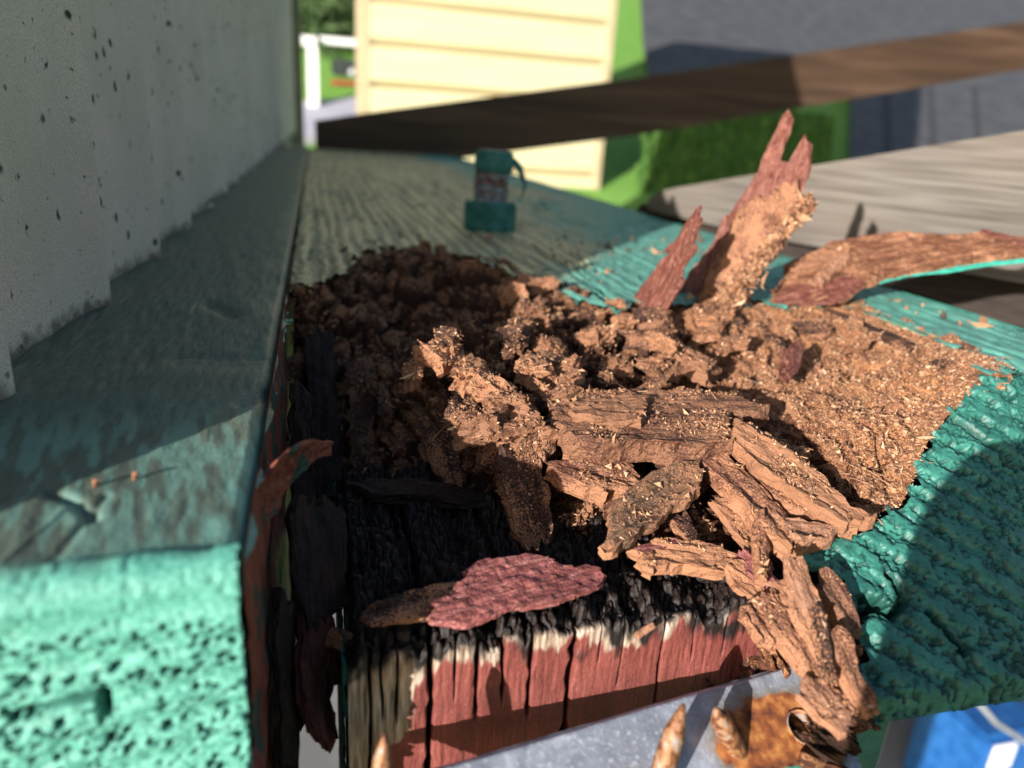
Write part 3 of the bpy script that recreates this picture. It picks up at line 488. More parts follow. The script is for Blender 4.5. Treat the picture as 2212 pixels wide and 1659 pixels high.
slab('hanging_shred', [(655, 1330), (725, 1345), (745, 1400), (735, 1440), (712, 1480), (704, 1510), (722, 1590), (712, 1602), (672, 1580), (655, 1500), (648, 1420)], [aty(690, 1340, 15.5), aty(740, 1400, 15.8), aty(690, 1590, 14)], .3, m_wood('dark_red_shred', (0.03, 0.012, 0.01), (0.10, 0.028, 0.022), (0.2, 0.06, 0.045), 0, 0), board, (aty(690, 1340, 15.5), aty(690, 1590, 14)), seed=75, rag=.14, fib=.14, label='dark red shred hanging down beside the post')
slab('hanging_shred', [(596, 1280), (622, 1290), (628, 1380), (636, 1480), (640, 1560), (634, 1659), (600, 1659), (604, 1500), (590, 1400)], [aty(600, 1280, 15), aty(640, 1400, 15.2), aty(620, 1659, 13.5)], .25, W_BLACK, board, (aty(600, 1280, 15), aty(620, 1659, 13.5)), seed=76, rag=.14, fib=.1)
slab('brown_stick', [(648, 1345), (668, 1340), (720, 1358), (785, 1392), (782, 1410), (740, 1402), (690, 1385), (655, 1365)], [aty(650, 1350, 15.8), aty(785, 1400, 14.6), aty(720, 1400, 15)], .3, W_X, board, (aty(650, 1350, 15.8), aty(785, 1400, 14.6)), seed=77, rag=.06, fib=.06, label='short brown stick wedged between the beam and the post')
slab('paint_curl', [(556, 1120), (560, 1075), (585, 1040), (612, 1000), (640, 975), (690, 960), (735, 965), (722, 985), (690, 1000), (650, 1040), (618, 1080), (600, 1110), (575, 1130)], [aty(560, 1110, 14.6), aty(730, 965, 17.5), aty(640, 1000, 15.6)], .12, REDB, board, (aty(560, 1110, 14.6), aty(730, 965, 17.5)), seed=78, rag=.08, fib=.04, bend=lambda t, b: .5 * (b - .5) ** 2 - .25, label='curl of red brown paint at the left edge of the hole')
flat([(765, 1055), (800, 1045), (900, 1045), (980, 1052), (1055, 1080), (1062, 1092), (1000, 1090), (900, 1080), (800, 1075)], None, 'dark_splinter', .35, W_BLACK, 79, -3.9, (0, .2), ((765, 1060), (1060, 1085)), rag=.05, label='long dark splinter inside the cavity')
flat([(1080, 960), (1150, 970), (1180, 1060), (1190, 1150), (1170, 1180), (1110, 1175), (1095, 1090), (1070, 1010)], None, 'hanging_shred', .7, W_DARK, 80, -3.2, (0, 1.1), ((1100, 960), (1150, 1180)), rag=.14, fib=.2)
flat([(900, 930), (960, 900), (1010, 930), (1020, 1010), (985, 1060), (940, 1010)], None, 'hanging_shred', .5, W_DARK, 81, -3.0, (0, .9), ((950, 900), (980, 1060)), rag=.14, fib=.2)
flat([(1690, 760), (1725, 735), (1735, 760), (1722, 800), (1700, 828), (1685, 815)], None, 'wood_flake', .16, W_SHINE, 82, -.55, (.2, .3), ((1700, 825), (1725, 740)), rag=.04)
flat([(1648, 722), (1690, 735), (1702, 762), (1675, 755)], None, 'wood_flake', .16, W_DARK, 83, -.6, (.2, .1), ((1650, 722), (1700, 760)), rag=.04)
flat([(1375, 845), (1410, 815), (1455, 808), (1425, 835), (1390, 855)], None, 'wood_flake', .16, W_BROWN, 84, -1.0, (.2, .2), ((1375, 850), (1450, 810)), rag=.04)

slab('hanging_shred', [(628, 1090), (700, 1080), (742, 1120), (738, 1310), (700, 1345), (650, 1360), (632, 1250)], [aty(628, 1090, 17), aty(700, 1150, 17.2), aty(650, 1360, 15)], .3, W_BLACK, board, (aty(650, 1090, 17), aty(670, 1350, 15)), seed=90, rag=.12, fib=.14)  # added dark slab that closes the bright gap beside the post
# --- blocky chunks of brown rot
rg = random.Random(4)
def chunk_mesh(seed, mat):
    bm = bmesh.new(); bmesh.ops.create_cube(bm, size=1); bmesh.ops.subdivide_edges(bm, edges=bm.edges[:], cuts=9, use_grid_fill=True)
    co = np.array([v.co[:] for v in bm.verts]); r2 = random.Random(seed)
    sh = np.array([r2.uniform(-.25, .25) for _ in range(4)]); co[:, 0] += sh[0] * co[:, 1] + sh[1] * co[:, 2]; co[:, 2] += sh[2] * co[:, 0]; co[:, 0] *= 1 + sh[3] * co[:, 1]
    ff = fbm(co[:, 0] * 2 + seed, co[:, 1] * 2, co[:, 2] * 2, 3, seed); st = np.floor((vn(co[:, 0] * 5, co[:, 2] * 5 + seed, seed=seed) + 1) * 3) / 6 - .5
    d = co / (np.linalg.norm(co, axis=1, keepdims=True) + 1e-9); co = co + d * (.24 * ff)[:, None]; co[:, 1] += .22 * st * np.sign(co[:, 1]); cr = 1 - sst(.0, .12, np.abs(vn(co[:, 1] * 4, co[:, 0] * .6, seed=seed + 8))); co -= d * (.10 * cr)[:, None]
    co += np.random.RandomState(seed).normal(0, .018, co.shape)
    for v, c in zip(bm.verts, co): v.co = Vector(c) * S
    bmesh.ops.triangulate(bm, faces=bm.faces[:]); me = bpy.data.meshes.new('wood_chunk'); bm.to_mesh(me); bm.free(); me.materials.append(mat); return me
CH = [chunk_mesh(100 + i, [W_BROWN, W_DARK, W_RUST, W_BROWN][i % 4]) for i in range(12)]
def put_chunk(pos, size, rot, k):
    o = bpy.data.objects.new('wood_chunk', CH[k % 12]); COL.objects.link(o); o.parent = board; o.matrix_parent_inverse = board.matrix_world.inverted()
    o.location = Vector(pos) * S; o.rotation_euler = rot; o.scale = size
    mw = Matrix.LocRotScale(Vector(pos), __import__('mathutils').Euler(rot), Vector(size)); pv = [mw @ (v.co / S) for v in CH[k % 12].vertices]; pv = np.array([p[:] for p in pv]); cpt = pv.mean(0); d_ = pv - cpt
    tb = d_ @ np.array([-.3, -.45, .85]) > .15 * np.abs(d_).max(); pv = pv[tb]; d_ = d_[tb]; m_ = np.random.RandomState(k + int(abs(pos[0]) * 97)).rand(len(pv)) < .55
    DUSTED.append((pv[m_] + np.random.RandomState(k).normal(0, .03, (m_.sum(), 3)), d_[m_] / (np.linalg.norm(d_[m_], axis=1)[:, None] + 1e-9)))
big = [(1165, 618, .1, (1.5, .8, .7), 0), (1110, 640, -.1, (1.1, 1.0, .9), 2), (1150, 665, -.3, (1.7, 1.0, .7), 3), (1130, 712, -.5, (1.0, 1.0, .8), 1), (1165, 702, -.5, (1.0, 1.0, .6), 4), (1190, 745, -.7, (1.1, .9, .6), 0), (1110, 745, -.6, (.9, 1.2, .9), 5), (1185, 790, -.9, (1.6, .9, .7), 7), (1215, 815, -1.0, (1.5, 1.0, .7), 3),
       (1150, 805, -.8, (1.2, 1.0, .8), 6), (1215, 860, -1.1, (1.3, .8, .6), 11), (970, 750, -.2, (.8, 1.0, .9), 1), (955, 780, -.6, (1.3, 1.4, .9), 2), (890, 812, -1.0, (.5, .8, .6), 8), (1010, 810, -.8, (1.0, 1.6, .9), 6), (1060, 850, -.9, (1.3, 1.0, .9), 2), (1100, 880, -1.1, (1.4, 1.0, .8), 10), (1040, 920, -1.4, (1.4, 1.0, 1.0), 3),
       (1130, 930, -1.5, (1.6, .9, 1.1), 0), (1160, 960, -1.9, (1.0, .8, 1.2), 5), (1080, 960, -2.2, (1.3, .8, 1.4), 1), (1000, 900, -1.6, (.9, 1.0, .9), 9), (1290, 730, -.7, (1.0, 1.2, .7), 2), (1350, 700, -.6, (.9, 1.2, .7), 6), (1400, 735, -.7, (1.8, 1.0, .7), 1), (1450, 755, -.8, (1.6, 1.0, .7), 2), (1500, 790, -1.0, (1.5, 1.2, .8), 10),
       (1435, 800, -1.1, (2.0, .9, .7), 6), (1330, 790, -1.2, (1.0, 1.0, .7), 0), (1530, 720, -.6, (1.2, 1.0, .5), 3), (1580, 745, -.7, (1.1, 1.0, .5), 4), (1410, 690, -.3, (1.4, .9, .6), 1), (1550, 690, -.3, (1.2, .9, .5), 2), (1330, 660, -.1, (.8, .8, .6), 0), (1760, 715, -.5, (1.4, .8, .4), 1), (1850, 750, -.5, (.9, .7, .35), 4), (2040, 795, -.35, (.7, .7, .4), 1)]
for px, py, z, sz, k in big: put_chunk(atz(px, py, z), [s * .9 for s in sz], (rg.uniform(-.4, .4), rg.uniform(-.4, .4), rg.uniform(-.6, .6)), k)
idx = np.random.RandomState(7).permutation(len(SURF))[:4000]; used = []
for i in idx:
    p = SURF[i]; q = M.T @ (p - CAM); px, py = CX - F * q[0] / q[2], CY + F * q[1] / q[2]
    if p[2] < -5.6 or len(used) > 235: continue
    dens = .18 if (py < 800 and px < 1080) else 1.0 if px < 1600 else .35 if px < 1800 and py > 1050 else .12
    if rg.random() > dens: continue
    sz = rg.uniform(.28, .75) * (p[1] / 24); 
    if any(abs(p[0] - a[0]) + abs(p[1] - a[1]) < .55 for a in used): continue
    used.append(p); put_chunk(p + SURFN[i] * sz * .1, (sz * rg.uniform(.5, 1.1), sz * rg.uniform(.8, 1.9), sz * rg.uniform(.4, .8)), (rg.uniform(-.6, .6), rg.uniform(-.6, .6), rg.uniform(-.7, .7)), rg.randrange(12))

# --- wood dust and crumbs
def crumbs(name, pos, nor, size, mat, seed, parent=None, **k):
    r = np.random.RandomState(seed); n_ = len(pos); sz = size * np.exp(r.normal(0, .45, n_)); base = np.array([[-1, -.8, -.6], [1, -.6, -.5], [0, 1.1, -.6], [.1, 0, 1.0], [-.2, -.2, -1.1]]) * .5
    el = 1 + r.exponential(.8, n_); a, b, c = r.uniform(0, 6.28, (3, n_)); ca, sa, cb, sb = np.cos(a), np.sin(a), np.cos(b), np.sin(b)
    V = np.repeat(base[None], n_, 0) * sz[:, None, None]; V[:, :, 0] *= el[:, None]; x, y, z = V[..., 0].copy(), V[..., 1].copy(), V[..., 2].copy()
    V[..., 0] = x * ca[:, None] - y * sa[:, None]; V[..., 1] = x * sa[:, None] + y * ca[:, None]; y2 = V[..., 1].copy(); V[..., 1] = y2 * cb[:, None] - z * sb[:, None]; V[..., 2] = y2 * sb[:, None] + z * cb[:, None]
    V += (pos + nor * (sz * .25)[:, None])[:, None, :]; F0 = np.array([[0, 1, 3], [1, 2, 3], [2, 0, 3], [1, 0, 4], [2, 1, 4], [0, 2, 4]]); Fc = (F0[None] + (np.arange(n_) * 5)[:, None, None]).reshape(-1, 3)
    return mesh(name, V.reshape(-1, 3), Fc, mat, parent, False, dict(tone=np.repeat(r.uniform(0, 1, n_), 5)), **k)
t = NT('sawdust', 0.6, 0.5); t.col(t.ramp(t.attr('tone'), [(0.0, (0.07, 0.028, 0.016)), (0.4, (0.26, 0.115, 0.056)), (0.75, (0.44, 0.23, 0.12)), (1.0, (0.60, 0.38, 0.22))])); DUST = t.m
rs = np.random.RandomState(3); ok = SURF[:, 2] > -5; Sx, Sn = SURF[ok], SURFN[ok]
pk = rs.randint(0, len(Sx), 80000); pk = pk[Sn[pk, 2] > .35 + .3 * rs.rand(len(pk))]
crumbs('wood_dust', Sx[pk] + rs.normal(0, .02, (len(pk), 3)), Sn[pk], .042, DUST, 5, None, label='pale golden wood dust strewn over the rotted wood', cat='wood dust', kind='stuff')
dp_, dn_ = np.vstack([a for a, b in DUSTED]), np.vstack([b for a, b in DUSTED]); crumbs('clinging_dust', dp_, dn_, .045, DUST, 15, None, label='golden crumbs clinging to the broken flakes and chunks', cat='wood dust', kind='stuff')
nf = 3600; ps_ = np.vstack([Sx[rs.randint(0, len(Sx), nf // 2)], dp_[rs.randint(0, len(dp_), nf - nf // 2)]]); ln_ = .18 + rs.exponential(.22, nf); an_ = rs.normal(0, .55, nf); el_ = rs.normal(.05, .30, nf)
fd = np.stack([np.sin(an_) * np.cos(el_), np.cos(an_) * np.cos(el_), np.sin(el_)], 1); sd_ = np.stack([np.cos(an_), -np.sin(an_), 0 * an_], 1); fw_ = rs.uniform(.012, .035, nf)[:, None]; md = ps_ + np.array([0, 0, .05]) 
FV = np.stack([md - fd * ln_[:, None] * .5 - sd_ * fw_, md - fd * ln_[:, None] * .5 + sd_ * fw_, md - fd * ln_[:, None] * .4 + np.array([0, 0, .03]), md + fd * ln_[:, None] * .5 + sd_ * fw_ * .3], 1).reshape(-1, 3); FF = (np.array([[0, 1, 2], [0, 2, 3], [2, 1, 3], [1, 0, 3]])[None] + (np.arange(nf) * 4)[:, None, None]).reshape(-1, 3)
mesh('loose_fibres', FV, FF, DUST, None, False, dict(tone=np.repeat(rs.uniform(.1, .9, nf), 4)), label='short loose fibres lying along the grain of the rotten wood', cat='wood fibres', kind='stuff')
# crust of granules on the edge of the forked splinter
cr = []
for i in range(4200):
    t_ = rs.rand(); a = np.array([1545, 640]) * (1 - t_) + np.array([1725, 420]) * t_; a = a + rs.normal(0, 1, 2) * (8 if t_ > .35 else 13) + np.array([20, 14]); cr.append(atplane(a[0], a[1], A0, nrm(np.cross(A1 - A0, A2 - A0))) + nrm(CAM - A0) * (.25 + rs.exponential(.12)))
crumbs('granule_crust', np.array(cr), np.zeros((len(cr), 3)), .095, DUST, 6, FORK, kind='stuff')
tp = np.stack([rs.uniform(9, 29, 160), rs.uniform(22, 50, 160), np.full(160, .06)], 1); tp = tp[~inpoly(tp[:, 0], tp[:, 1], hole)]
crumbs('scattered_crumbs', tp, np.zeros_like(tp), .16, DUST, 8, None, label='few loose brown crumbs scattered on the teal top of the board', cat='crumbs', kind='stuff')

# ================================================================== LEFT BEAM
lb = empty('green_beam', (-4.6, 40, -17), label='narrow green painted beam along the pale wall, pitted end grain facing the viewer', cat='beam')
R_ = .55; sf = np.linspace(0, 6.2, 260); nx = 300
arc = np.linspace(0, math.pi / 2, 16)[1:-1]; ytop = 11 + R_ + np.exp(np.linspace(math.log(.05), math.log(165), 420)) 
prof = [(11.0, z_, 0, -1, 0) for z_ in np.linspace(-6.4, -R_, 230)] + [(11 + R_ - R_ * math.cos(a), -R_ + R_ * math.sin(a), 0, -math.cos(a), math.sin(a)) for a in arc] + [(y_, 0, 0, 0, 1) for y_ in ytop]
pf = np.array(prof); xs = np.linspace(-1.32, -9.4, nx)
X = np.ones((len(pf), 1)) * xs[None]; Yb = pf[:, 0:1] * np.ones((1, nx)); Zb = pf[:, 1:2] * np.ones((1, nx)); nyv, nzv = pf[:, 3:4], pf[:, 4:5]
front = sst(11 + R_ + .5, 11 + R_ * .3, Yb + .25 * vn(X * 2, Yb * 0, seed=118)); fr0 = (Yb <= 11 + R_)
row = Zb * 1.0 - X * .10; ringn = .5 + .5 * np.sin(row * 7.5 + 1.3 * fbm(X * .6, Zb * .6, seed=110, o=3))
pv1, pv2, pid, *_ = voro(X / .17 + .3 * vn(X * 4, Zb * 4, seed=1), Zb / .13, X * 0 + .5, 112)
hol = sst(.62, .30, pv1) * sst(.66, .72, pid + .34 * (ringn - .5) + .12 * vn(X * .8, Zb * .8, seed=7)) ; rgh = fbm(X * 2.8, Zb * 8.5, seed=113, o=4)
lip = sst(-1.35, -.75, Zb); calm2 = 1 - .85 * lip
Df = (.08 * ringn + .045 * rgh * calm2 - .24 * hol * calm2) + .10 * lip + .05 * fbm(X * .7, Zb * 1.2, seed=114, o=2)
pitf = np.clip(hol * calm2 * 1.2 + .12 * sst(.25, .8, -rgh) * calm2, 0, 1)
for pts in ([(30, 1548), (120, 1520), (225, 1500)], [(222, 1495), (232, 1540)]):
    pp = [tuple(aty(a, b, 11)[[0, 2]]) for a, b in pts]; dd = segd(X, Zb, pp); Df = Df - .5 * np.exp(-(dd / .07) ** 2); pitf = np.maximum(pitf, np.exp(-(dd / .09) ** 2))
strk = fbm((X + .18 * Yb) * 2.2, Yb * .35, seed=115, o=4); fin = fbm(X * 5, Yb * 2.2, seed=116, o=4)
Dt = (.03 * strk + .02 * fin) * (.45 + .55 * sst(15, 22, Yb)) * np.clip(30 / Yb, 0, 1) 
for pts, dep, wd in (([(100, 1060), (165, 1085), (200, 1120)], .12, .12), ([(0, 1220), (150, 1090)], -.03, .07), ([(110, 1215), (230, 1070)], .05, .09), ([(430, 1195), (520, 1188)], .08, .12), ([(380, 770), (590, 772)], .08, .25), ([(455, 655), (500, 680)], .2, .35), ([(530, 870), (560, 850), (575, 830)], .2, .2)):
    pp = [tuple(atz(a, b)[:2]) for a, b in pts]; dd = segd(X, Yb, pp); Dt = Dt - dep * np.exp(-(dd / wd) ** 2)
D = np.where(fr0, Df, 0) * front + Dt * (1 - front); P = np.stack([X, Yb + nyv * D, Zb + nzv * D], -1)
xr = X + 1.32; P[..., 2] -= np.where(fr0, 0, 1) * .35 * sst(-.4, 0, xr) ** 2; P[..., 2] += np.where(~fr0, 1, 0) * 0
edn = fbm(Yb * .8, X * 3, seed=119, o=3); P[..., 0] += np.where(np.abs(X + 1.32) < .03, .12 * edn, 0)
worn = np.clip(sst(-2.6, -1.5, X + .8 * fbm(Yb * .35, X, seed=120, o=3)) * sst(16, 19, Yb) * .8 + .6 * np.exp(-(segd(X, Yb, [tuple(atz(a, b)[:2]) for a, b in ((370, 790), (600, 800))]) / .5) ** 2), 0, 1)
pale = np.clip(.55 * sst(-.35, .35, fbm((X + .18 * Yb) * 5.5, Yb * .9, seed=124, o=5)) * sst(19.5, 15.5, Yb) + sst(-1.75, -1.4, X + .35 * fbm(Yb * .8, X * 2, seed=121, o=3)) * sst(18.3, 17, Yb) * .9, 0, 1)  # nearer top tinted lighter teal: the sunlit band painted into the colour
V = P.reshape(-1, 3); fcs = grid_faces(len(pf), nx)
mesh('painted_face', V, fcs[:, ::-1].copy(), LEFTTOP, lb, True, dict(front=front.ravel(), pit=(np.where(fr0, pitf, 0) * front).ravel(), worn=(worn * (1 - front)).ravel(), pale=(pale * (1 - front)).ravel()))
# inner side of the beam (red brown under the green)
ys = 11.25 + np.exp(np.linspace(math.log(.05), math.log(160), 220)); zs = np.linspace(-18, -.12, 150)
YY = ys[:, None] * np.ones((1, 150)); ZZ = np.ones((220, 1)) * zs[None]; XX = -1.34 + .07 * fbm(YY * .5, ZZ * 2.0, seed=130, o=4) * np.clip(-ZZ, 0, 1)
mesh('inner_side', np.stack([XX, YY, ZZ], -1).reshape(-1, 3), grid_faces(220, 150), REDB, lb, True)
box('beam_core', (-7.9, 11.8, -18), (-1.6, 170, -.6), REDB, lb)
box('lower_front', (-7.9, 11.02, -18), (-1.5, 11.9, -6.3), TEALTHK, lb)
for px, py in ((205, 1045), (290, 1030)):
    c = atz(px, py, .05); V, f = tube([c + np.array([0, 0, -.1]), c + np.array([.03, -.05, .10]), c + np.array([.09, -.12, .14])], [.07, .05, .015], 6); mesh('paint_blister', V, f, W_X, lb, True)

# ================================================================== SIDING
wall = empty('siding_wall', (-9, 200, 0), label='pale grey weatherboard wall speckled with mildew, running away along the left', cat='wall')
vz = [(9.9, .1), (10.4, .9), (11, 2.3), (18.3, 6.1), (23.3, 9.6), (31, 15), (60, 50), (120, 150), (200, 330), (345, 360)]
def top_at(y): return float(np.interp(y, [a for a, b in vz], [b for a, b in vz]))
ye = [10.0, 19.6, 29.1, 38.6, 48.2, 58.4] + [58.4 + 9.9 * i for i in range(1, 27)]
for i, (y0, y1) in enumerate(zip(ye[:-1], ye[1:])):
    xn, xf = -8.6, -7.75; n_ = 8; ring = []
    zb = -.8
    yk = [y0 - .6, y0, y0 + (y1 - y0) * .45, y1 - 1.3, y1 - .8, y1 - .35, y1 - .08, y1]; bul = [0, 0, 0, 0, .12, .38, .46, .30]
    V = []; 
    for y_, bu in zip(yk, bul):
        xx = xn + (xf - xn) * max(0, (y_ - y0)) / (y1 - y0) + bu; tz = top_at(max(y_, 9.92)); V += [(xx, y_, zb), (xx, y_, tz), (xx - .5, y_, zb), (xx - .5, y_, tz)]
    Fc = []
    for j in range(n_ - 1):
        a, b = 4 * j, 4 * (j + 1); Fc += [(a, b, b + 1, a + 1), (a + 2, a + 3, b + 3, b + 2), (a + 1, b + 1, b + 3, a + 3), (a, a + 2, b + 2, b)]
    e = 4 * (n_ - 1); Fc += [(0, 1, 3, 2), (e, e + 2, e + 3, e + 1)]
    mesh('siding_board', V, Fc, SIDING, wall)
box('corner_trim', (-9.5, 316.5, -60), (-4.2, 322, 358), m_simple('olive_trim', (0.20, 0.20, 0.13), (0.27, 0.27, 0.18), .2), wall)
box('wall_backing', (-14, 125, -60), (-9.0, 315, 100), m_simple('grey_backing', (0.2, 0.2, 0.2), (0.25, 0.25, 0.25), .2), wall)

# ================================================================== POST under the board (red paint, charred rotten top)
post = empty('red_post', (6.5, 18, -60), label='red painted post with split, blackened top under the rotted board', cat='post')
xs = np.linspace(.42, 12.6, 520); zprof = [(13.8, z_, -1, 0) for z_ in np.linspace(-9.5, -4.45, 170)] + [(13.8 + .3 * (1 - math.cos(a)), -4.45 + .3 * math.sin(a), -math.cos(a), math.sin(a)) for a in np.linspace(0, math.pi / 2, 8)[1:]] + [(14.1 + d_, -4.15, 0, 1) for d_ in np.linspace(.04, 9, 190)]
pf = np.array(zprof); X = np.ones((len(pf), 1)) * xs[None]; Yb = pf[:, 0:1] * np.ones((1, len(xs))); Zb = pf[:, 1:2] * np.ones((1, len(xs))); ny_, nz_ = pf[:, 2:3], pf[:, 3:4]; s_ = np.concatenate([[0], np.cumsum(np.hypot(np.diff(pf[:, 0]), np.diff(pf[:, 1])))])[:, None] * np.ones((1, len(xs))); s0 = s_[170, 0]
D = .022 * fbm(X * 4, s_ * .5, seed=140, o=4) * (s_ < s0) + .05 * fbm(X * 5, s_ * 5, seed=148, o=3) * (s_ >= s0) + .008 * fbm(X * 14, s_ * 2, seed=141, o=3); ckm = np.zeros_like(X)
def fx(px, py): return aty(px, py, 13.8)[0]
for (px, py), wd, dp, low_ in [((1240, 1400), .055, 1.4, 99), ((932, 1440), .05, .9, 99), ((1432, 1400), .025, .8, 99), ((1035, 1420), .035, .7, 2.4), ((1090, 1410), .03, .6, 2.0), ((1152, 1400), .04, .7, 2.6), ((860, 1440), .03, .5, 2.2), ((800, 1450), .03, .6, 99), ((825, 1440), .03, .5, 2.0), ((1300, 1390), .015, .4, 1.2), ((1345, 1390), .015, .4, 2), ((1500, 1370), .015, .4, 1.6), ((1570, 1360), .02, .4, 1.5), ((985, 1430), .02, .4, 1.7)]:
    x0 = fx(px, py) + .03 * vn(s_ * 1.1, X * 0, seed=px) ; g_ = np.exp(-((X - x0) / (wd * (1 + .5 * vn(s_ * 3, X * 0, seed=px + 1)))) ** 2) * (1 if low_ > 50 and dp > .85 else 1 - .9 * sst(s0 - .1, s0 + .3, s_) if low_ > 50 else (1 - .9 * sst(s0 - .1, s0 + .3, s_)) * sst(s0 - low_, s0 - low_ + .5, s_)); D = D - dp * g_; ckm = np.maximum(ckm, g_)
tp_ = sst(s0 - .12, s0 + .25, s_); f1, f2, cid, *_ = voro(X / .24, s_ / .34, X * 0, 150); D = D + tp_ * (.24 * (cid - .6) - .22 * (1 - sst(.03, .2, f2 - f1)) + .22 * fbm(X * 1.2, s_ * .9, seed=151, o=3))
jag = -.35 * np.clip(fbm(X * 2.4, X * 0, seed=152, o=3) + .3, 0, 1); Pp = np.stack([X, Yb + ny_ * D, Zb + nz_ * D], -1); Pp[..., 2] += jag * sst(s0 - 1.2, s0, s_)
Pp[..., 2] += .02 * X; px_ = s0 - s_
paint = sst(-.12, .12, px_ - .22 - .34 * fbm(X * 5.5, s_ * .6, seed=153, o=4) - .3 * vn(X * 1.1, s_ * 0, seed=158)) * sst(-.1, .1, X - 1.85 - .6 * sst(1.2, .2, px_) + .35 * fbm(X * 2.5, s_ * .9, seed=154, o=3) + .9 * sst(2.2, 2.9, px_) ) * (1 - tp_)
char = np.clip(tp_ * 1.3 + sst(.65, .15, px_ + .5 * fbm(X * 2.6, s_ * .7, seed=155, o=4)) * sst(-.6, .1, fbm(X * 1.3, s_ * .8, seed=156, o=2)) + ckm * .9, 0, 1); gp = sst(1.3, 1.4, fbm(X * 3.5, s_ * 3.5, seed=157, o=3)) * paint
mesh('red_face', Pp.reshape(-1, 3), grid_faces(len(pf), len(xs))[:, ::-1].copy(), POSTM, post, True, dict(top=tp_.ravel(), paint=paint.ravel(), char=char.ravel(), greenp=gp.ravel()))
yy = np.linspace(13.82, 23, 160)[:, None] * np.ones((1, 120)); zz = np.ones((160, 1)) * np.linspace(-60, -4.5, 120)[None]; zz = np.where(np.ones_like(zz) > 0, -4.5 - 30 * (1 - np.linspace(0, 1, 120)[None, :]) ** 2 * np.ones((160, 1)), 0)
mesh('green_side', np.stack([.40 - .10 * sst(-.9, .4, fbm(yy * 2.5, zz * 2.5, seed=160, o=4)), yy, zz], -1).reshape(-1, 3), grid_faces(160, 120), TEALEND, post, True, dict(pit=sst(.45, .6, fbm(yy * 3, zz * 3, seed=161, o=4)).ravel()))
box('post_core', (.55, 15.3, -60), (12.5, 22.8, -5.4), W_DARK, post); box('post_core', (.5, 13.9, -60), (12.5, 15.3, -9.3), W_DARK, post)
fl = [(925, 1340), (950, 1300), (995, 1275), (1000, 1240), (1030, 1218), (1100, 1210), (1155, 1210), (1205, 1213), (1195, 1222), (1240, 1225), (1290, 1235), (1307, 1248), (1290, 1265), (1240, 1290), (1190, 1300), (1100, 1318), (1010, 1345), (955, 1352)]
cc = atz(1120, 1280, -3.5); slab('red_paint_flake', fl, [cc, cc + np.array([1, .1, .02]), cc + np.array([0, 1, .28])], .22, W_PINK, None, (atz(930, 1330, -3.5), atz(1300, 1240, -3.5)), seed=171, rag=.13, fib=.07, lap=.015, step=.08, fw=.10, label='faded pink red flake lying on the charred post top', cat='wood flake')
slab('grey_wood_flake', [(770, 1330), (850, 1295), (940, 1268), (1000, 1262), (990, 1300), (930, 1335), (880, 1345), (800, 1350)], [cc - [0, 0, .2], cc + np.array([1, .1, -.2]), cc + np.array([0, 1, .05])], .2, W_DARK, None, (atz(770, 1330, -3.7), atz(1000, 1280, -3.7)), seed=172, rag=.08, step=.12, label='dark grey flake lying half under the pink flake', cat='wood flake')
slab('tiny_chip', [(1372, 1370), (1408, 1348), (1412, 1354), (1380, 1378)], [aty(1372, 1370, 13.5), aty(1412, 1350, 13.55), aty(1400, 1378, 13.4)], .06, W_PALE, None, (aty(1372, 1370, 13.5), aty(1412, 1350, 13.55)), seed=173, rag=.01, fib=.01, step=.06, label='tiny pale chip stuck at the top edge of the red post', cat='wood chip')

# ================================================================== BRACKET and nails
bz = -5.6; q = [atz(*p, bz)[:2] for p in ((900, 1659), (1690, 1430))]; ed = nrm([q[1][0] - q[0][0], q[1][1] - q[0][1]]); pe = np.array([ed[1], -ed[0]])
nu, nv = 300, 170; aa = np.linspace(-3.0, 15.5, nu)[:, None] * np.ones((1, nv)); bb = np.ones((nu, 1)) * np.linspace(0, 6.5, nv)[None]
X = q[0][0] + ed[0] * aa + pe[0] * bb; Yb = q[0][1] + ed[1] * aa + pe[1] * bb; Zb = bz - .55 * bb + .03 * fbm(X * .5, Yb * .5, seed=180, o=3) - .16 * sst(.22, 0, bb) ** 2
e0n = np.array([q[0][0], q[0][1], bz]); PN = nrm(np.cross([ed[0], ed[1], 0], [pe[0], pe[1], -.55])); PN = PN if PN[2] > 0 else -PN
def onp(px, py): return atplane(px, py, e0n, PN)
hole_c = onp(1735, 1570)[:2]; hd = np.hypot(X - hole_c[0], Yb - hole_c[1])
nb = {0: onp(1405, 1745), 1: onp(1585, 1612), 2: onp(812, 1780)}
rust = np.clip(sst(2.3, .7, np.hypot(X - nb[1][0] - 1.1, (Yb - nb[1][1] + .1) * 1.5)) + .9 * sst(1.5, .3, np.hypot(X - hole_c[0] - .2, (Yb - hole_c[1]) * 1.3)) + .5 * sst(1.0, .3, np.hypot(X - nb[0][0], Yb - nb[0][1])), 0, 1)
gpaint = sst(1.6, .1, np.hypot((X - 10.6) * .9, (Yb - 10.4) * 1.1)) + sst(.8, 0, np.abs(Yb - 9.9) + np.clip(7 - X, 0, 9))
brk = empty('steel_bracket', (7, 10, bz), label='galvanised steel angle bracket, rusted around its nails, below the rotted end', cat='bracket')
V, f, at = compact(np.stack([X, Yb, Zb], -1).reshape(-1, 3), grid_faces(nu, nv, (hd > .37) & (X + .1 * fbm(X * 2, Yb * 2, seed=183) < 12.35 + .0 * X)), dict(rust=rust.ravel(), greenp=np.clip(gpaint, 0, 1).ravel())); mesh('plate', V, f[:, ::-1].copy(), GALV, brk, True, at)
ring = [(X_, Y_) for X_, Y_ in ()]; e0 = np.array([q[0][0] - ed[0] * 3, q[0][1] - ed[1] * 3]); e1_ = e0 + ed * 13.0
Vb = []; 
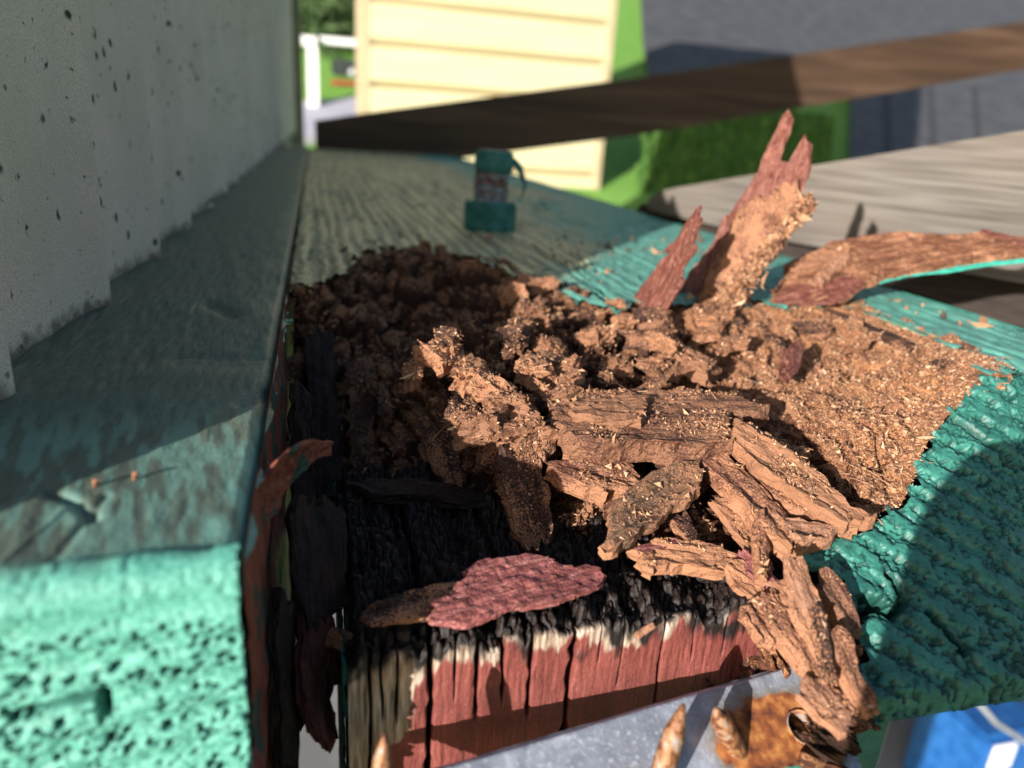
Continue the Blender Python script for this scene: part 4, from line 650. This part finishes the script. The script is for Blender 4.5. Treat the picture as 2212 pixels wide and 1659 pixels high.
for k_ in range(40):
    p = e0 + (e1_ - e0) * k_ / 39; Vb += [(p[0], p[1], bz - .16), (p[0] + .0, p[1], bz - .45), (p[0] + pe[0] * .25, p[1] + pe[1] * .25, bz - .5)]
mesh('plate_lip', Vb, [(3 * k_ + j, 3 * k_ + 3 + j, 3 * k_ + 4 + j, 3 * k_ + 1 + j) for k_ in range(39) for j in (0, 1)], GALV, brk, True, dict(rust=np.full(120, .25), greenp=np.zeros(120)))
V, f = lathe([(.40, -.4), (.40, 0.0), (.44, .015), (.40, .02)], 24, onp(1735, 1570), PN); mesh('hole_rim', V, f[:-2], GALV, brk, True, dict(rust=np.full(len(V), .5), greenp=np.zeros(len(V))))
box('under_post', (aty(1790, 1600, 11.9)[0], 11.9, -40), (aty(1917, 1600, 11.9)[0], 13.6, -5.7), TEALEND, brk, .12)
t = NT('rusty_nail_steel', 0.6, 0.5); nn_ = t.noise(5.0, 6); t.col(t.ramp(nn_, [(0.28, (0.03, 0.014, 0.010)), (0.42, (0.15, 0.055, 0.025)), (0.54, (0.34, 0.16, 0.065)), (0.64, (0.30, 0.24, 0.20)), (0.78, (0.42, 0.36, 0.32))])); t.b.inputs['Metallic'].default_value = .25; t.bump(t.noise(8, 4), .05, .8); NAIL = t.m
for i, (b, tipz, lab, rr) in enumerate([(nb[0], aty(1477, 1521, nb[0][1] + .55), 'tallest rusty nail standing up from the bracket', .25), (nb[1], aty(1545, 1530, nb[1][1] + .1), 'short bent brown nail right of the tall one', .25), (nb[2], aty(832, 1582, nb[2][1] + .5), 'golden rusty nail at the bottom edge in front of the post', .19)]):
    ax = np.array(tipz) - np.array(b); ln = np.linalg.norm(ax); V, f = lathe([(rr, -.5), (rr, 0), (rr * 1.02, ln * .3), (rr, ln * .55), (rr * .98, ln * .70), (rr * .72, ln * .82), (rr * .40, ln * .93), (rr * .16, ln)], 12, b, ax, .03, i)
    nl = mesh('nail', V, f, NAIL, None, True, label=lab, cat='nail', group='rusty nails in the steel bracket')

# ================================================================== BOLT
bc = atz(1065, 500, 0); bolt = empty('threaded_bolt', tuple(bc), label='green painted bolt end and hex nut with a curl of peeling paint', cat='bolt')
BG = m_simple('dull_green_paint', (0.02, 0.10, 0.085), (0.04, 0.17, 0.15), 1.5, .5, .05)
D0 = bc + np.array([0, 1.3, 0]); dist = np.linalg.norm(D0 - CAM); u1 = dist / F
V, f = [], []
def hexp(r, z, n_=6, rot=.35): return [(D0[0] + r * math.cos(rot + 2 * math.pi * i / n_), D0[1] + r * math.sin(rot + 2 * math.pi * i / n_), z) for i in range(n_)]
rn = 61 * u1; V = hexp(rn * .97, -.05) + hexp(rn, .2) + hexp(rn, 1.75) + hexp(rn * .9, 2.0) + hexp(rn * .55, 2.0); f = [(a * 6 + i, a * 6 + (i + 1) % 6, (a + 1) * 6 + (i + 1) % 6, (a + 1) * 6 + i) for a in range(4) for i in range(6)]
mesh('hex_nut', V, f, BG, bolt)
rb = 37 * u1; pr_ = []; z_ = 1.6
hgt = 5.35
while z_ < hgt - 1.4: pr_ += [(rb * 1.0, z_), (rb * .90, z_ + .13), (rb * .90, z_ + .19), (rb * 1.0, z_ + .32)]; z_ += .40
V, f = lathe(pr_, 28, (D0[0], D0[1], 0), (0, 0, 1), .012, 3); TH = NT('rusty_thread', .5); nn_ = TH.noise(1.3, 5); TH.col(TH.ramp(nn_, [(0.3, (0.05, 0.018, 0.012)), (0.42, (0.15, 0.06, 0.035)), (0.5, (0.16, 0.18, 0.2)), (0.7, (0.30, 0.33, 0.36))])); mesh('thread', V, f, TH.m, bolt, True)
V, f = lathe([(rb * .9, hgt - 1.5), (rb * 1.05, hgt - 1.35), (rb * 1.1, hgt - .9), (rb * 1.08, hgt - .3), (rb * 1.0, hgt - .05), (rb * .7, hgt + .02)], 20, (D0[0], D0[1], 0), (.03, 0, 1), .03, 4); mesh('painted_cap', V, f, BG, bolt, True)
cur = [aty(px, py, D0[1]) for px, py in ((1078, 352), (1092, 345), (1110, 350), (1124, 366), (1132, 388), (1133, 410), (1126, 426))]; w_ = nrm([0.2, 1, 0]) * .35; V = []
for k_, c_ in enumerate(cur):
    nrx = nrm([math.cos(.2 * k_ + .8), 0, math.sin(1.2 - .35 * k_)]) * .26; V += [c_ - w_ - nrx, c_ + w_ - nrx, c_ + w_ + nrx, c_ - w_ + nrx]
f = [(4 * k_ + j, 4 * k_ + (j + 1) % 4, 4 * k_ + 4 + (j + 1) % 4, 4 * k_ + 4 + j) for k_ in range(len(cur) - 1) for j in range(4)] + [(3, 2, 1, 0), tuple(4 * (len(cur) - 1) + i for i in range(4))]; mesh('paint_curl', V, f, BG, bolt)

# ================================================================== RAILS
def prism(name, outline, dvec, mat, parent=None, **k):
    o3 = [np.array(p, float) for p in outline]; n_ = len(o3); V = o3 + [p + np.array(dvec, float) for p in o3]
    f = [tuple(range(n_)), tuple(range(n_, 2 * n_))[::-1]] + [(i, i + n_, (i + 1) % n_ + n_, (i + 1) % n_) for i in range(n_)]
    o = mesh(name, V, f, mat, parent, **k); bm = bmesh.new(); bm.from_mesh(o.data); bmesh.ops.recalc_face_normals(bm, faces=bm.faces[:]); bm.to_mesh(o.data); bm.free(); return o
pn = nrm([2.2, 1, 0]); p0 = (31, 62, 0); gpx = [(1398, 452), (1400, 432), (1412, 420), (1440, 409), (1560, 388), (1700, 366), (1830, 345), (2020, 313), (2212, 282), (2420, 250), (2420, 650), (2212, 612), (2000, 575), (1850, 548), (1700, 521), (1550, 488), (1440, 464)]
t = NT('grey_weathered_wood', .8); fb = t.noise(1, 6, t.sc((.12, .12, 3.2)), .3); b_ = t.noise(.12, 4); c = t.ramp(fb, [(.3, (.07, .06, .05)), (.5, (.13, .113, .098)), (.7, (.19, .17, .15))]); c = t.mix(t.ramp(b_, [(.4, 0.), (.7, .5)]), c, (.17, .13, .10)); t.col(c); t.bump(fb, .08, .5); GREYW = t.m
prism('grey_rail', [atplane(px, py, p0, pn) for px, py in gpx], pn * 2.2, GREYW, label='weathered grey rail with tapered end, nearest behind the board, crossed by a splinter shadow', cat='rail')
DKW = m_simple('dark_shade_wood', (0.018, 0.014, 0.012), (0.05, 0.035, 0.028), 1.0, .8, .1, (.3, .3, 3))  # near-black brown: the shade below the grey rail is put into the colour
prism('shade_board', [atplane(px, py, (33.5, 62, 0), pn) for px, py in [(1385, 440), (1500, 470), (1700, 510), (2020, 560), (2330, 600), (2330, 1000), (1900, 900), (1700, 640), (1500, 540), (1360, 470)]], pn * 3, DKW, label='added dark board standing in for the shade directly beneath the grey rail', cat='board')
t = NT('brown_stained_wood', .6); fb = t.noise(1, 4, t.sc((.02, .3, .35)), .6); c = t.ramp(fb, [(.3, (.035, .02, .013)), (.5, (.065, .036, .022)), (.72, (.12, .072, .045))]); t.col(c); BRW = t.m
prism('brown_rail', [(0, 170, 5.5), (12, 170, 8), (73, 170, 19.5), (175, 170, 40), (300, 170, 65), (300, 170, 52), (178, 170, 29), (75, 170, 7.2), (32, 170, -.3), (0, 170, -6)], (0, 7, 0), BRW, label='dark brown rail crossing behind the bolt, farther than the grey rail', cat='rail')

# ================================================================== FAR BACKGROUND (ground climbs away like the photo's garden)
def gp_(px, py):
    r = ray(px, py); return CAM + r * ((-250 - 7) / (r[2] - .4 * r[1]))
def gz_(x, y): return -250 + .4 * y
gx_, gy_ = np.linspace(-9000, 16000, 60), np.concatenate([np.linspace(-3000, 0, 12), np.linspace(150, 14000, 80)])
GX, GY = np.meshgrid(gx_, gy_, indexing='ij'); mesh('lawn', np.stack([GX, GY, gz_(GX, GY)], -1).reshape(-1, 3), grid_faces(60, 92), m_grass(), None, False, label='sunlit green lawn beyond the rails', kind='structure')
PAV = m_simple('grey_paving', (0.062, 0.063, 0.070), (0.095, 0.095, 0.10), .05, .7, .3); PAVL = m_simple('pale_concrete', (0.12, 0.12, 0.12), (0.16, 0.16, 0.16), .05, .8)
def sheet(name, pts, dz, mat, **k):
    o3 = [np.array(p) + [0, 0, dz] for p in pts]; return prism(name, o3, (0, 0, -dz * .9), mat, **k)
sheet('paved_area', [gp_(1383, 0), gp_(1388, 100), gp_(1400, 180), gp_(1836, 215), gp_(1832, 380), gp_(1800, 560), gp_(1900, 1200), gp_(2900, 1700), gp_(3600, 300), gp_(3200, 60), gp_(2400, -60)], 8, PAV, label='grey paved area behind the rails at the right', kind='structure')
for i in range(3): 
    a = gp_(1905 + 95 * i, 200); b = gp_(1905 + 100 * i, 380); prism('paving_joint', [a + [0, 0, 8.6], b + [0, 0, 8.6], b + [9, 0, 8.6], a + [9, 0, 8.6]], (0, 0, -.5), m_simple('dark_joint', (.04, .04, .045), (.06, .06, .065), .2), None, label=['leftmost dark joint line in the grey paving, nearest the lawn', 'middle dark joint line in the grey paving', 'rightmost dark joint line in the grey paving'][i], cat='paving joint', group='paving joints')
sheet('concrete_yard', [np.array([-900, -400, -410]), np.array([-900, 420, -82]), np.array([-20, 420, -82]), np.array([60, 260, -146]), np.array([160, 230, -158]), np.array([420, 320, -122]), np.array([900, 200, -170]), np.array([900, -400, -410])], 5, PAVL, label='pale concrete yard far below the beams', kind='structure')
# added dark green panel, coloured as lawn in the shade
bu, bv = np.linspace(0, 1, 90)[:, None] * np.ones((1, 40)), np.ones((90, 1)) * np.linspace(0, 1, 40)[None]; xa_, xb_ = aty(1402, 300, 530)[0], aty(1838, 280, 545)[0]
bx_ = xa_ + (xb_ - xa_) * bu + 3 * fbm(bv * 9, bu * 0, seed=301) * (bu < .02); by_ = 530 + 14 * bu + 26 * bv + 3 * fbm(bu * 30, bv * 12, seed=300); bz_ = -60 + 92 * bv + 2 * fbm(bu * 22, bv * 9, seed=302)
mesh('shaded_lawn', np.stack([bx_, by_, bz_], -1).reshape(-1, 3), grid_faces(90, 40), m_simple('shaded_turf_green', (.03, .085, .012), (.085, .18, .035), .25, .9, 1.5), None, True, label='added dark green panel standing in for shaded lawn between the lawn strip and the paving', cat='lawn panel')
# timber cabin
CAB = NT('yellow_pine_boards', .6); fb = CAB.noise(1, 4, CAB.sc((.02, .1, .25))); CAB.col(CAB.ramp(fb, [(.35, (.58, .51, .31)), (.65, (.64, .575, .37))])); CABM = CAB.m
cab = empty('timber_cabin', (130, 560, -60), label='pale yellow timber cabin of horizontal boards behind the brown rail', cat='cabin')
yc = 545; xl, xr_ = aty(800, 240, yc)[0], aty(1292, 240, yc)[0]; nbd = 12; bh = 25.6; z0 = -76
for i in range(nbd):
    za = z0 + bh * i; prism('wall_board', [(xl, yc, za + 1.2), (xl, yc - 3.6, za + 4.6), (xl, yc - 3.6, za + bh - .2), (xl, yc + 4, za + bh - .2), (xl, yc + 4, za + 1.2)], (xr_ - xl, 0, 0), CABM, cab)
box('cabin_core', (xl + 1, yc + 3, z0), (xr_ - 2, yc + 9, z0 + bh * nbd), m_simple('tan_timber', (.42, .33, .17), (.5, .4, .22), .1), cab)
TRIM = m_simple('cream_trim', (.42, .34, .21), (.50, .41, .27), .1, .7)
box('corner_post', (xl - 9, yc - 3, z0), (xl - .2, yc + 8, z0 + bh * nbd), TRIM, cab); box('corner_post', (xr_ + .1, yc - 5, z0), (xr_ + 5, yc + 8, z0 + bh * nbd), TRIM, cab)
# white fence, car and bushes far behind on the left
WH = m_simple('white_gloss_paint', (.8, .8, .82), (.85, .85, .87), .1, .3); ff_ = 640
fen = empty('white_fence', (0, ff_, 6), label='white post and rail far away beside the end of the pale wall', cat='fence')
def bpx(name, x0, y0, x1, y1, yd, dep, mat, parent=None, **k):
    a, b = aty(x0, y0, yd), aty(x1, y1, yd); return box(name, (min(a[0], b[0]), yd, min(a[2], b[2])), (max(a[0], b[0]), yd + dep, max(a[2], b[2])), mat, parent, **k)
bpx('fence_post', 662, 90, 690, 292, ff_, 14, WH, fen); bpx('fence_rail', 690, 78, 775, 100, ff_ + 4, 6, WH, fen); bpx('fence_rail', 650, 76, 683, 100, ff_ - 2, 8, WH, fen)
car = empty('parked_car', (40, 900, 100), label='small red and dark car parked beyond the white fence', cat='car'); RED = m_simple('red_car_paint', (.32, .02, .03), (.38, .03, .04), .1, .3); BLK = m_simple('black_shadow', (.01, .01, .01), (.02, .015, .015), .1, .5)
bpx('bonnet', 712, 172, 850, 194, 700, 60, RED, car, bev=3); bpx('windscreen', 715, 125, 850, 172, 720, 8, m_simple('dark_glass', (.03, .04, .045), (.05, .06, .06), .1, .15), car, bev=2); bpx('under_shadow', 710, 194, 850, 238, 698, 60, BLK, car, bev=3); bpx('glint_patch', 752, 148, 768, 163, 695, 6, WH, car, bev=2)  # black block paints the shadow under the car; white patch paints a windscreen glint
LEAF = m_simple('bush_leaves', (.03, .07, .02), (.10, .16, .06), .08, .7)
def bush(x, y, z, r, seed, lab):
    rr = np.random.RandomState(seed); n_ = 1500; d = rr.normal(0, 1, (n_, 3)); d /= np.linalg.norm(d, axis=1)[:, None]; p = np.array([x, y, z]) + d * r * (rr.rand(n_, 1) ** .4) * [1, 1, .9]; a = rr.normal(0, 1, (n_, 3)) * r * .06; b = rr.normal(0, 1, (n_, 3)) * r * .06
    V = np.stack([p, p + a, p + a + b, p + b], 1).reshape(-1, 3); return mesh('bush', V, np.arange(n_ * 4).reshape(-1, 4), LEAF, None, label=lab, cat='bush', group='bushes far behind the wall end')
for i, (px, py, yd, r, lab) in enumerate([(690, 20, 800, 42, 'sunlit bush above the white fence, nearest the wall'), (745, 30, 830, 46, 'dark bush above the white fence, nearest the cabin'), (715, 130, 790, 32, 'low bush behind the parked car'), (770, -10, 850, 50, 'tall bush rising behind the cabin corner')]): c = aty(px, py, yd); bush(*c, r, 200 + i, lab)
bpx('far_hedge', 640, -150, 830, 215, 880, 40, m_simple('dark_hedge', (.015, .03, .012), (.03, .06, .02), .03, .9), None, label='dark hedge closing the view far behind the cabin', cat='hedge')
sheet('far_path', [gp_(600, 320), gp_(900, 290), gp_(900, 215), gp_(600, 240)], 6, m_simple('violet_grey_tarmac', (.36, .35, .42), (.42, .41, .48), .05), label='strip of pale grey path behind the fence', kind='structure')
# blue box and cane stand down on the right
BLU = m_simple('blue_plastic', (.012, .085, .28), (.025, .13, .38), .3, .4); bl = empty('blue_box', (150, 135, -195), label='blurred blue box with white top edge standing below the board end', cat='box')
ba = aty(2120, 1640, 130); box('box_body', (ba[0] - 6, 126, ba[2] - 40), (ba[0] + 20, 150, ba[2] + 12), BLU, bl, 1.5); box('white_band', (ba[0] - 3, 125, ba[2] + 1), (ba[0] + 5, 125.9, ba[2] + 10), WH, bl, .3)
V, f = tube([aty(2090, 1490, 90), aty(2150, 1560, 90), aty(2212, 1600, 90), aty(2330, 1680, 90)], .55, 8); mesh('grey_wire', V, f, m_simple('grey_wire', (.25, .27, .27), (.32, .34, .34), 1, .4), None, True, label='thin grey wire crossing in front of the blue box', cat='wire')
# unseen blocker added just behind the camera: its rounded head shades the sawn end
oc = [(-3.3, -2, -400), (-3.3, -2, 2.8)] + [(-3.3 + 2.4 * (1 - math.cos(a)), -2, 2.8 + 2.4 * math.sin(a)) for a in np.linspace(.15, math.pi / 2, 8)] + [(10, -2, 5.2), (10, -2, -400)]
prism('shade_blocker', oc, (0, -5, 0), GREYW, label='added rounded blocker just behind the viewpoint, out of view, shading the sawn end', cat='post')
